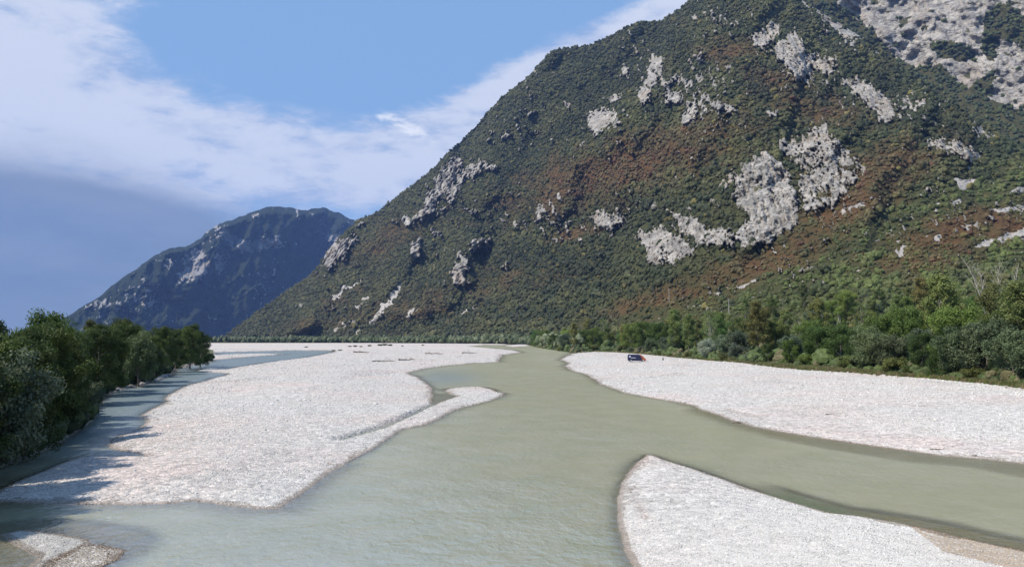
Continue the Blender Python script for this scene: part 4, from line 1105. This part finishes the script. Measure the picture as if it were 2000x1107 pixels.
# undergrowth between the trees of both banks
nu = 14000
ux_ = rng.uniform(1040, 2300, nu); D0 = (H - 1.15) * F / (np.interp(ux_, vx, vy) - HOR) + 0.6
D1 = interp(DB, ux_) * 1.25; Du = D0 + (D1 - D0) * rng.random(nu) ** 1.4
a, b, s = ray(ux_, 0 * ux_ + HOR); X_u, Y_u = a * Du, b * Du
Zu = land_height(X_u, Y_u)
ru = rng.lognormal(math.log(1.05), 0.4, nu) * np.clip((Du - D0) / 12 + 0.45, 0.4, 1)
tu = np.array([0.070, 0.098, 0.032]) * (0.5 + 0.9 * rng.random(nu))[:, None]; tu[rng.random(nu) < 0.15] = (0.13, 0.12, 0.06)
nv = 2600
qv = rng.uniform(-420, 416, nv); base = np.interp(qv, [-420, -150, 0, 100, 180, 280, 340, 415], [1120, 982, 905, 862, 795, 752, 722, 708])
Dv = (H - 0.6) * F / (base - HOR) * (1.0 + 0.45 * rng.random(nv) ** 1.5)
a, b, s = ray(qv, 0 * qv + HOR); X_v, Y_v = a * Dv, b * Dv; Zv = land_height(X_v, Y_v)
kv = Zv > 0.25; X_v, Y_v, Zv = X_v[kv], Y_v[kv], Zv[kv]; rv = rng.uniform(0.4, 1.3, len(X_v))
tv = np.array([0.035, 0.055, 0.018]) * (0.6 + 0.9 * rng.random(len(X_v)))[:, None]
AX = np.concatenate([X_u, X_v]); AY = np.concatenate([Y_u, Y_v]); AZ = np.concatenate([Zu, Zv]); AR = np.concatenate([ru, rv])
scatter('undergrowth', np.stack([AX, AY, AZ - 0.05], 1), np.stack([AR, AR, AR * 1.1], 1), np.stack([0 * AX, 0 * AX, rng.uniform(0, 6.28, len(AX))], 1),
        rng.integers(0, 6, len(AX)), clumps, dict(tint=np.concatenate([tu, tv])), 'dense undergrowth between the trees of both banks')

# stones of the gravel bars
M_stone, t = material('limestone_pebbles')
ti = t.attr('tint', 'INSTANCER', 'Vector')
t.surf(t.bsdf(t.mix(1.0, ti, t.mix(t.noise(t.pos(), 9.0, 3), (0.86, 0.86, 0.86), (1.12, 1.12, 1.12)), 'MULTIPLY'), 0.85, spec=0.2))
def stone_mesh(seed):
    import bmesh
    r = random.Random(seed); bm = bmesh.new(); bmesh.ops.create_icosphere(bm, subdivisions=1, radius=1.0)
    ax = [r.uniform(0.7, 1.2), r.uniform(0.55, 0.9), r.uniform(0.4, 0.7)]
    for v in bm.verts:
        q = 1 + r.uniform(-0.2, 0.2)
        v.co = Vector((v.co.x * ax[0] * q, v.co.y * ax[1] * q, v.co.z * ax[2] * q))
    me = bpy.data.meshes.new('stone'); bm.to_mesh(me); bm.free(); me.materials.append(M_stone)
    for p_ in me.polygons: p_.use_smooth = True
    return me
stones = unlinked('pebble', [stone_mesh(s) for s in range(7)])
ns = 900000
sxp = rng.uniform(-150, 2150, ns); syp = 684 + (1230 - 684) * rng.random(ns) ** 1.15
X_s, Y_s = on_plane(sxp, syp)
zs, ss, Ss, crs, sls, _d = land_height(X_s, Y_s, True)
Ds = np.hypot(X_s, Y_s)
vgs = poly_sdf(X_s, Y_s, vegpoly)
k = (ss > 0.0) & (Ss['left'] < 0.3) & (vgs < 1.0)
# finer sandy tongues carry fewer stones
fine = sstep(fbm(X_s * 0.05, Y_s * 0.035, 3, 151), 0.10, 0.4)
edge_ = (ss < 0.5)
k &= rng.random(ns) > fine * 0.8
sandy = sstep(Ss['right'], 7.5, 4.0) * sstep(Ss['right'], 1.2, 2.5) * sstep(X_s, 9, 14) * sstep(-Ds, -105, -80)
k &= rng.random(ns) > sandy * 0.8
stray = (ss <= 0.0) & (ss > -1.3) & (rng.random(ns) < 0.10 * np.exp(ss / 0.5)) & (Ds < 120)
stray |= (Ss['isle'] > -2.6) & (ss <= 0) & (rng.random(ns) < 0.10) & (X_s > -19.5)
k = k | stray
X_s, Y_s, zs, Ds, ss = X_s[k], Y_s[k], zs[k], Ds[k], ss[k]; n = len(X_s)
szpx = rng.lognormal(math.log(0.64), 0.48, n)
rs = np.clip(szpx * Ds / F, 0.018, 0.26) 
tn = 0.44 + 0.19 * rng.random(n)
tn = np.where(rng.random(n) < 0.06, 0.28 + 0.14 * rng.random(n), tn)
ts = np.stack([tn * 1.0, tn * (0.975 + 0.03 * rng.random(n)), tn * (0.91 + 0.07 * rng.random(n))], 1)
pk = sstep(fbm(X_s * 0.055, Y_s * 0.04, 4, 153), 0.0, 0.42)[:, None]
ts = ts * (1 - pk * np.array([0.05, 0.10, 0.13]))
gy_ = sstep(fbm(X_s * 0.09, Y_s * 0.035, 4, 157), 0.12, 0.42)[:, None]
ts = ts * (1 - gy_ * np.array([0.30, 0.29, 0.27]))
bench = (Ss['low'][k] < 3.2) & (Ss['low'][k] > -0.5) & (X_s - 0.25 * Y_s > 7.5)
ts[bench] *= np.array([0.66, 0.56, 0.46])
dent = np.exp(-(line_dist(X_s, Y_s, wpoly([(1240, 955), (1244, 980), (1252, 1000), (1262, 1018)])) / 0.22) ** 2)[:, None]
ts = ts * (1 - dent * np.array([0.35, 0.45, 0.48]))
isl = Ss['isle'][k] > -0.6
ts[isl] *= np.array([0.8, 0.78, 0.74])
mudk = (Ss['mud'][k] > -0.1) & (Ss['isle'][k] < 0.25)
ts[mudk] *= np.array([0.62, 0.54, 0.46])
wetk = ss < (0.18 + Ds / 500) * (1 + 2.2 * sstep(fbm(X_s * 0.22, Y_s * 0.16, 3, 163), 0.05, 0.4)); ts[wetk] *= np.array([0.55, 0.5, 0.45])
scatter('gravel', np.stack([X_s, Y_s, np.maximum(zs, -0.05) + rs * 0.12], 1), np.repeat(rs[:, None], 3, 1), np.stack([rng.uniform(-.3, .3, n), rng.uniform(-.3, .3, n), rng.uniform(0, 6.28, n)], 1),
        rng.integers(0, 7, n), stones, dict(tint=ts), 'pale limestone pebbles covering the river bars')
print('stones', n, round(time.time() - T0, 1))

# ------------------------------------------------------------------ grass strip at the wood's edge
def tuft_mesh():
    r = np.random.default_rng(5); n = 60
    a = r.random(n) * 6.28; q = r.random(n) * 0.5
    b0 = np.stack([np.cos(a) * q, np.sin(a) * q, 0 * a], 1); hgt = 0.5 + 0.7 * r.random(n); ln = r.normal(0, 0.3, (n, 2))
    tip = b0 + np.stack([ln[:, 0], ln[:, 1], hgt], 1); sd_ = np.stack([-np.sin(a), np.cos(a), 0 * a], 1) * 0.05
    v = np.stack([b0 - sd_, b0 + sd_, tip], 1).reshape(-1, 3)
    return mesh_np('grass_tuft', v, np.arange(n * 3).reshape(-1, 3), smooth=False, mat=M_leaf_inst)
tufts = unlinked('grass_tuft', [tuft_mesh()])
ngr = 9000
qx_ = np.concatenate([rng.uniform(1120, 2150, 7000), rng.normal(1600, 60, 1200), rng.normal(1540, 20, 800)])
off = np.concatenate([rng.normal(0.6, 1.6, 7000), rng.normal(-3.0, 2.2, 1200), rng.normal(-9, 1.0, 800)])
Dg = (H - 1.15) * F / (np.interp(qx_, vx, vy) - HOR) + off
a, b, s = ray(qx_, 0 * qx_ + HOR); Xg, Yg = a * Dg, b * Dg; Zg = land_height(Xg, Yg)
rg = rng.uniform(0.25, 0.9, ngr)
tg = np.where((rng.random(ngr) < 0.5)[:, None], np.array([0.11, 0.14, 0.04]), np.array([0.21, 0.18, 0.095])) * (0.7 + 0.6 * rng.random(ngr))[:, None]
scatter('bank_grass', np.stack([Xg, Yg, Zg], 1), np.stack([rg, rg, rg * 0.8], 1), np.stack([0 * Xg, 0 * Xg, rng.uniform(0, 6.28, ngr)], 1), np.zeros(ngr), tufts, dict(tint=tg), 'dry and green grass along the edge of the right gravel bar')

# ------------------------------------------------------------------ things on the gravel
def flat_mat(name, c, rough=0.5, spec=0.5, metal=0.0, noise_amt=0.15, scale=3.0):
    m, t = material(name)
    n = t.noise(t.pos(), scale, 4)
    lo = tuple(v * (1 - noise_amt) for v in c); hi = tuple(v * (1 + noise_amt) for v in c)
    t.surf(t.bsdf(t.mix(n, lo, hi), rough, spec=spec, metal=metal)); return m
M_blue = flat_mat('dark_blue_van_paint', (0.010, 0.014, 0.055), 0.3, 0.5)
M_orange = flat_mat('orange_brown_front_paint', (0.42, 0.12, 0.045), 0.45, 0.4, 0, 0.35, 2.2)
M_glass = flat_mat('dark_glass', (0.012, 0.014, 0.02), 0.08, 0.6)
M_tyre = flat_mat('black_rubber', (0.015, 0.015, 0.015), 0.85, 0.2)
M_rim = flat_mat('pale_wheel_rim', (0.6, 0.6, 0.6), 0.35, 0.5, 0.3)
M_white = flat_mat('white_lettering_paint', (0.62, 0.64, 0.7), 0.5, 0.4)
M_light = flat_mat('lamp_plastic', (0.7, 0.7, 0.7), 0.2, 0.6)
M_plastic = flat_mat('black_plastic', (0.02, 0.02, 0.022), 0.6, 0.4)
M_wood = flat_mat('weathered_driftwood', (0.17, 0.145, 0.12), 0.9, 0.2, 0, 0.35, 4.0)
M_pole = flat_mat('grey_pole_concrete', (0.42, 0.41, 0.38), 0.9, 0.2)
M_rock, t = material('dark_bank_stone')
t.surf(t.bsdf(t.mix(t.noise(t.pos(), 1.6, 6, 0.65), (0.10, 0.095, 0.085), (0.34, 0.32, 0.30)), 0.9, t.bump(t.noise(t.pos(), 4.0, 5), 0.6, 0.1)))

import bmesh
def bm_obj(name, bm, mat, parent=None, smooth=False, bevel=0.0, seg=2):
    if bevel:
        bmesh.ops.bevel(bm, geom=[e for e in bm.edges], offset=bevel, segments=seg, profile=0.5, affect='EDGES')
    bmesh.ops.recalc_face_normals(bm, faces=bm.faces)
    me = bpy.data.meshes.new(name); bm.to_mesh(me); bm.free(); me.materials.append(mat)
    for p_ in me.polygons: p_.use_smooth = smooth
    return link(name, me, parent)
def prism(profile, x0, x1):
    """profile in (y,z), extruded in x (flipped to: length on X, width on Y)"""
    bm = bmesh.new()
    A = [bm.verts.new((p[0], x0, p[1])) for p in profile]; B = [bm.verts.new((p[0], x1, p[1])) for p in profile]
    bm.faces.new(A); bm.faces.new(B[::-1]); n = len(A)
    for i in range(n): bm.faces.new((A[i], B[i], B[(i + 1) % n], A[(i + 1) % n]))
    return bm
def box(x0, x1, y0, y1, z0, z1):
    return prism([(x0, z0), (x1, z0), (x1, z1), (x0, z1)], y0, y1)
def wheel(parent, x, y, side):
    def disc(r, w_, yy):
        bm = bmesh.new(); bmesh.ops.create_cone(bm, cap_ends=True, segments=24, radius1=r, radius2=r, depth=w_)
        bmesh.ops.rotate(bm, verts=bm.verts, matrix=Matrix.Rotation(math.pi / 2, 3, 'X')); bmesh.ops.translate(bm, verts=bm.verts, vec=(x, yy, 0.34)); return bm
    t_ = bm_obj('wheel', disc(0.34, 0.22, y), M_tyre, parent, True)
    bm_obj('rim', disc(0.21, 0.03, y + side * 0.115), M_rim, t_, False)
Dv_ = 218.0
vxw, vyw = at_dist(VAN_PX, Dv_)
vz = gz(vxw, vyw)
van = empty('van', (vxw, vyw, vz + 0.02), rad(-4), 'dark blue panel van with orange-brown front parked on the right gravel bar', 'van')
# +X is the front, -Y is the side that faces the camera
body = [(-2.45, 0.32), (1.35, 0.30), (1.42, 1.05), (1.10, 1.30), (0.95, 1.95), (0.60, 2.04), (-2.25, 2.06), (-2.42, 1.95), (-2.5, 0.9)]
bm_obj('body', prism(body, -0.95, 0.95), M_blue, van, False, 0.05)
nose = [(1.36, 0.30), (2.42, 0.32), (2.50, 0.62), (2.38, 0.98), (2.02, 1.16), (1.26, 1.90), (1.02, 1.97), (1.12, 1.30), (1.43, 1.05)]
bm_obj('front_end', prism(nose, -0.94, 0.94), M_orange, van, False, 0.04)
sc_ = [(2.03, 1.185), (1.30, 1.885), (1.27, 1.855), (2.0, 1.15)]
bm_obj('windscreen', prism([(a_ + 0.02, b_ + 0.02) for a_, b_ in sc_], -0.8, 0.8), M_glass, van)
for sy in (-1, 1):
    y0, y1 = sorted((sy * 0.950, sy * 0.962))
    dr = bm_obj('door', prism([(0.62, 0.42), (1.30, 0.42), (1.33, 1.08), (1.02, 1.34), (0.92, 1.82), (0.62, 1.88)], y0, y1), M_blue, van)
    y0, y1 = sorted((sy * 0.964, sy * 0.972))
    bm_obj('side_window', prism([(0.66, 1.22), (1.0, 1.22), (0.90, 1.76), (0.66, 1.82)], y0, y1), M_glass, dr)
    bm_obj('door_handle', box(0.66, 0.80, min(y0, y1 + sy * 0.02), max(y0, y1 + sy * 0.02), 1.08, 1.12), M_plastic, dr)
    y0, y1 = sorted((sy * 0.951, sy * 0.961))
    bm_obj('rear_window', prism([(-2.2, 1.32), (-1.72, 1.32), (-1.72, 1.66), (-2.2, 1.66)], y0, y1), M_white if sy < 0 else M_glass, van)
    bm_obj('side_moulding', box(-2.35, 0.55, y0, y1, 0.66, 0.76), M_plastic, van)
    wheel(van, -1.62, sy * 0.86, sy); wheel(van, 1.72, sy * 0.86, sy)
    y0, y1 = sorted((sy * 0.97, sy * 1.14))
    bm_obj('mirror', box(1.28, 1.4, y0, y1, 1.24, 1.48), M_plastic, van, False, 0.02)
    y0, y1 = sorted((sy * 0.55, sy * 0.85))
    bm_obj('headlight', box(2.44, 2.53, y0, y1, 0.62, 0.84), M_light, van, False, 0.02)
bm_obj('lettering', box(-1.75, -0.35, -0.965, -0.9515, 1.08, 1.20), M_white, van)
bm_obj('bumper', box(2.40, 2.58, -0.9, 0.9, 0.30, 0.52), M_plastic, van, False, 0.03)

# utility poles that stand out of the talus wood
for i, (px, py, hp, lab) in enumerate(((1307, 594, 8.5, 'left one of two pale utility poles standing among the trees on the lower slope'), (1424, 617, 8.5, 'right one of two pale utility poles, with a crossarm, above the whitest willow'))):
    d_, _ = surfA(np.array([float(px)]), np.array([float(py)])); ux, uy, s = ray(np.array([float(px)]), np.array([float(py)]))
    hgt = hp * d_[0] / 480
    e = empty('utility_pole', (ux[0] * d_[0], uy[0] * d_[0], H + s[0] * d_[0] - 1.0), 0, lab, 'pole', 'pair of utility poles on the lower slope')
    T = Tubes(8); T.add([(0, 0, 0), (0, 0, hgt * 0.5 + 1), (0, 0, hgt + 3)], [0.26, 0.22, 0.17]); link('post', T.mesh('pole_post', M_pole), e)
    bm_obj('crossarm', box(-1.0, 1.0, -0.08, 0.08, hgt + 2.1, hgt + 2.26), M_pole, e)
    for sx_ in (-0.85, 0.85):
        T = Tubes(6); T.add([(sx_, 0, hgt + 2.26), (sx_, 0, hgt + 2.55)], [0.07, 0.05]); link('insulator', T.mesh('pole_insulator', M_white), e)

# driftwood, drift heaps and small scrub on the bars
def log(px, py, length, r0, ang, label):
    x, y = on_plane(np.array([float(px)]), np.array([float(py)]), 0.6); x, y = x[0], y[0]
    rr = random.Random(px); T = Tubes(7); P = []
    for i in range(6):
        q = i / 5 - 0.5
        P.append((q * length, rr.uniform(-.06, .06) * length, r0 * 0.8 + rr.uniform(0, 0.05) * length))
    T.add(P, [r0 * v for v in (1.3, 1.0, 0.9, 0.8, 0.6, 0.3)])
    for j in range(4):
        b0 = Vector(P[1 + j]); e1 = b0 + Vector((rr.uniform(-.2, .25) * length, rr.uniform(-.2, .2) * length, rr.uniform(0.02, 0.16) * length)); T.add([b0, b0.lerp(e1, .5), e1], [r0 * .5, r0 * .35, r0 * .1])
    e = link('driftwood_log', T.mesh('driftwood_log', M_wood), None, label, 'driftwood', 'driftwood on the gravel bars')
    e.location = (x, y, gz(x, y) - 0.05); e.rotation_euler = (0, 0, rad(ang))
for a in ((750, 706, 7.0, 0.16, 4, 'long driftwood log lying across the middle of the big left gravel bar'), (795, 703.5, 5.5, 0.2, 20, 'short thick driftwood log right of the long one on the left bar'),
          (706, 689, 8.0, 0.3, -5, 'driftwood snag far out on the left bar, left of the scrub'), (848, 692, 8.0, 0.2, 0, 'thin driftwood stem far out on the left bar near the main river'),
          (917, 690, 7.0, 0.22, 10, 'driftwood log near the river bend at the far right of the left bar'), (1448, 812, 1.6, 0.05, -20, 'small dark driftwood stick on the pink sand of the right bar'),
          (1622, 805, 0.9, 0.06, 10, 'short dark stick lying on the right gravel bar'), (1833, 862, 1.0, 0.05, 0, 'dark stick at the water side of the right bar'), (632, 938, 0.8, 0.05, 20, 'small stick in the water beside the left bar'),
          (1515, 718, 5.0, 0.12, 5, 'thin driftwood pole at the edge of the grass on the right bar'), (908, 786, 1.8, 0.06, 15, 'small driftwood twig on the narrow left spit')):
    log(*a)
scrub = [(652, 684, 1.3), (664, 683.6, 1.3), (683, 679, 1.6), (693, 679, 2.0), (705, 679.4, 1.5), (722, 677.5, 2.0), (742, 676.6, 2.6), (751, 676.2, 2.9), (762, 676.5, 2.4), (786, 677.6, 1.2), (826, 676, 1.6), (598, 680, 1.3)]
SL = ['leftmost of two tiny shrubs beside the end of the far water tongue', 'right one of two tiny shrubs beside the end of the far water tongue', 'left shrub of the trio at the far rim of the left bar', 'middle shrub of the trio at the far rim of the left bar',
      'right shrub of the trio at the far rim of the left bar', 'shrub at the left end of the dark scrub clump far out on the bar', 'second shrub of the dark scrub clump far out on the bar', 'biggest shrub of the dark scrub clump far out on the bar',
      'shrub at the right end of the dark scrub clump far out on the bar', 'tiny lone shrub just right of the dark scrub clump', 'rightmost lone shrub on the far rim of the left bar', 'tiny shrub above the far water tongue']
for i, (px, py, hh) in enumerate(scrub):
    x, y = on_plane(np.array([float(px)]), np.array([float(py)]), 0.5)
    plant('bush', 'shrub', (x[0], y[0], gz(x[0], y[0]) - 0.1), hh * 0.72, SL[i], 'shrub', 'lone shrubs on the far gravel', (0.9, 0.95, 0.95), 2.4, 'foliage')
# the dark marker right of the van
x, y = on_plane(np.array([1295.0]), np.array([703.5]), 1.0)
T = Tubes(7); T.add([(0, 0, -0.1), (0.02, 0, 0.4), (-0.03, 0.02, 0.8)], [0.2, 0.15, 0.08]); T.add([(0, 0, 0.35), (0.3, 0, 0.5)], [0.06, 0.03])
e = link('tree_stump', T.mesh('tree_stump', M_tyre), None, 'small dark upright stump on the gravel right of the blue van', 'stump'); e.location = (x[0], y[0], gz(x[0], y[0]))

# boulders along the left bank
def boulder(seed):
    r = random.Random(seed); bm = bmesh.new(); bmesh.ops.create_icosphere(bm, subdivisions=2, radius=1.0)
    ax = [r.uniform(0.9, 1.3), r.uniform(0.6, 0.9), r.uniform(0.45, 0.7)]
    pl = [(Vector((r.uniform(-1, 1), r.uniform(-1, 1), r.uniform(-.3, 1))).normalized(), r.uniform(0.6, 0.85)) for _ in range(7)]
    for v in bm.verts:
        for nrm, dd in pl:
            k_ = v.co.dot(nrm)
            if k_ > dd: v.co -= nrm * (k_ - dd)
        v.co = Vector((v.co.x * ax[0], v.co.y * ax[1], v.co.z * ax[2])) * (1 + r.uniform(-.04, .04))
    me = bpy.data.meshes.new('boulder'); bm.to_mesh(me); bm.free(); me.materials.append(M_rock); return me
BM = [boulder(i) for i in range(4)]
for i, (px, py, r_) in enumerate(((277, 751, .7), (268, 753, .55), (286, 749, .5), (258, 756, .45), (331, 735, .6), (322, 737, .5), (176, 806, .5), (170, 800, .6), (338, 724, .7), (352, 719, .6), (365, 716, .7), (300, 744, .45), (245, 758, .5), (312, 741, .5), (380, 713, .6), (230, 763, .4))):
    x, y = on_plane(np.array([float(px)]), np.array([float(py)]))
    lab = {0: 'largest pale boulder at the foot of the left bank wood', 4: 'grey boulder at the water where the left bank steps back', 7: 'dark boulder below the drooping willow bush'}.get(i, ('larger' if r_ > 0.52 else 'smaller') + ' grey boulder of the left bank row ' + next(n_ for lim, n_ in ((215, 'by the drooping willow bush'), (252, 'below the green tree at the water'), (270, 'just nearer than the largest pale boulder'), (295, 'just beyond the largest pale boulder'), (315, 'below the small pale willow'), (345, 'where the bank steps back'), (999, 'near the upstream end of the wood')) if px < lim))
    e = link('boulder', random.choice(BM), None, lab, 'boulder', 'boulders along the left bank')
    e.location = (x[0], y[0], 0.08); e.scale = (r_,) * 3; e.rotation_euler = (random.uniform(-.3, .3), 0, random.uniform(0, 6.28))

# ------------------------------------------------------------------ the air
if HAZE > 0:
    m, t = material('haze_air')
    pv = t.new('ShaderNodeVolumePrincipled')
    pv.inputs['Color'].default_value = (0.27, 0.46, 1.0, 1); pv.inputs['Density'].default_value = HAZE; pv.inputs['Anisotropy'].default_value = 0.0
    t.vol(pv.outputs[0])
    x0, x1, y0, y1, z0, z1 = -9000, 6000, -900, 10500, -4, 1800
    v = [(x, y, zz) for zz in (z0, z1) for y in (y0, y1) for x in (x0, x1)]
    hm = mesh_np('haze', v, np.array([[0, 2, 3, 1], [4, 5, 7, 6], [0, 1, 5, 4], [2, 6, 7, 3], [0, 4, 6, 2], [1, 3, 7, 5]]), smooth=False, mat=m)
    link('haze', hm, kind='stuff', label='thin bluish haze filling the valley')
print('done', round(time.time() - T0, 1), len(bpy.data.objects))
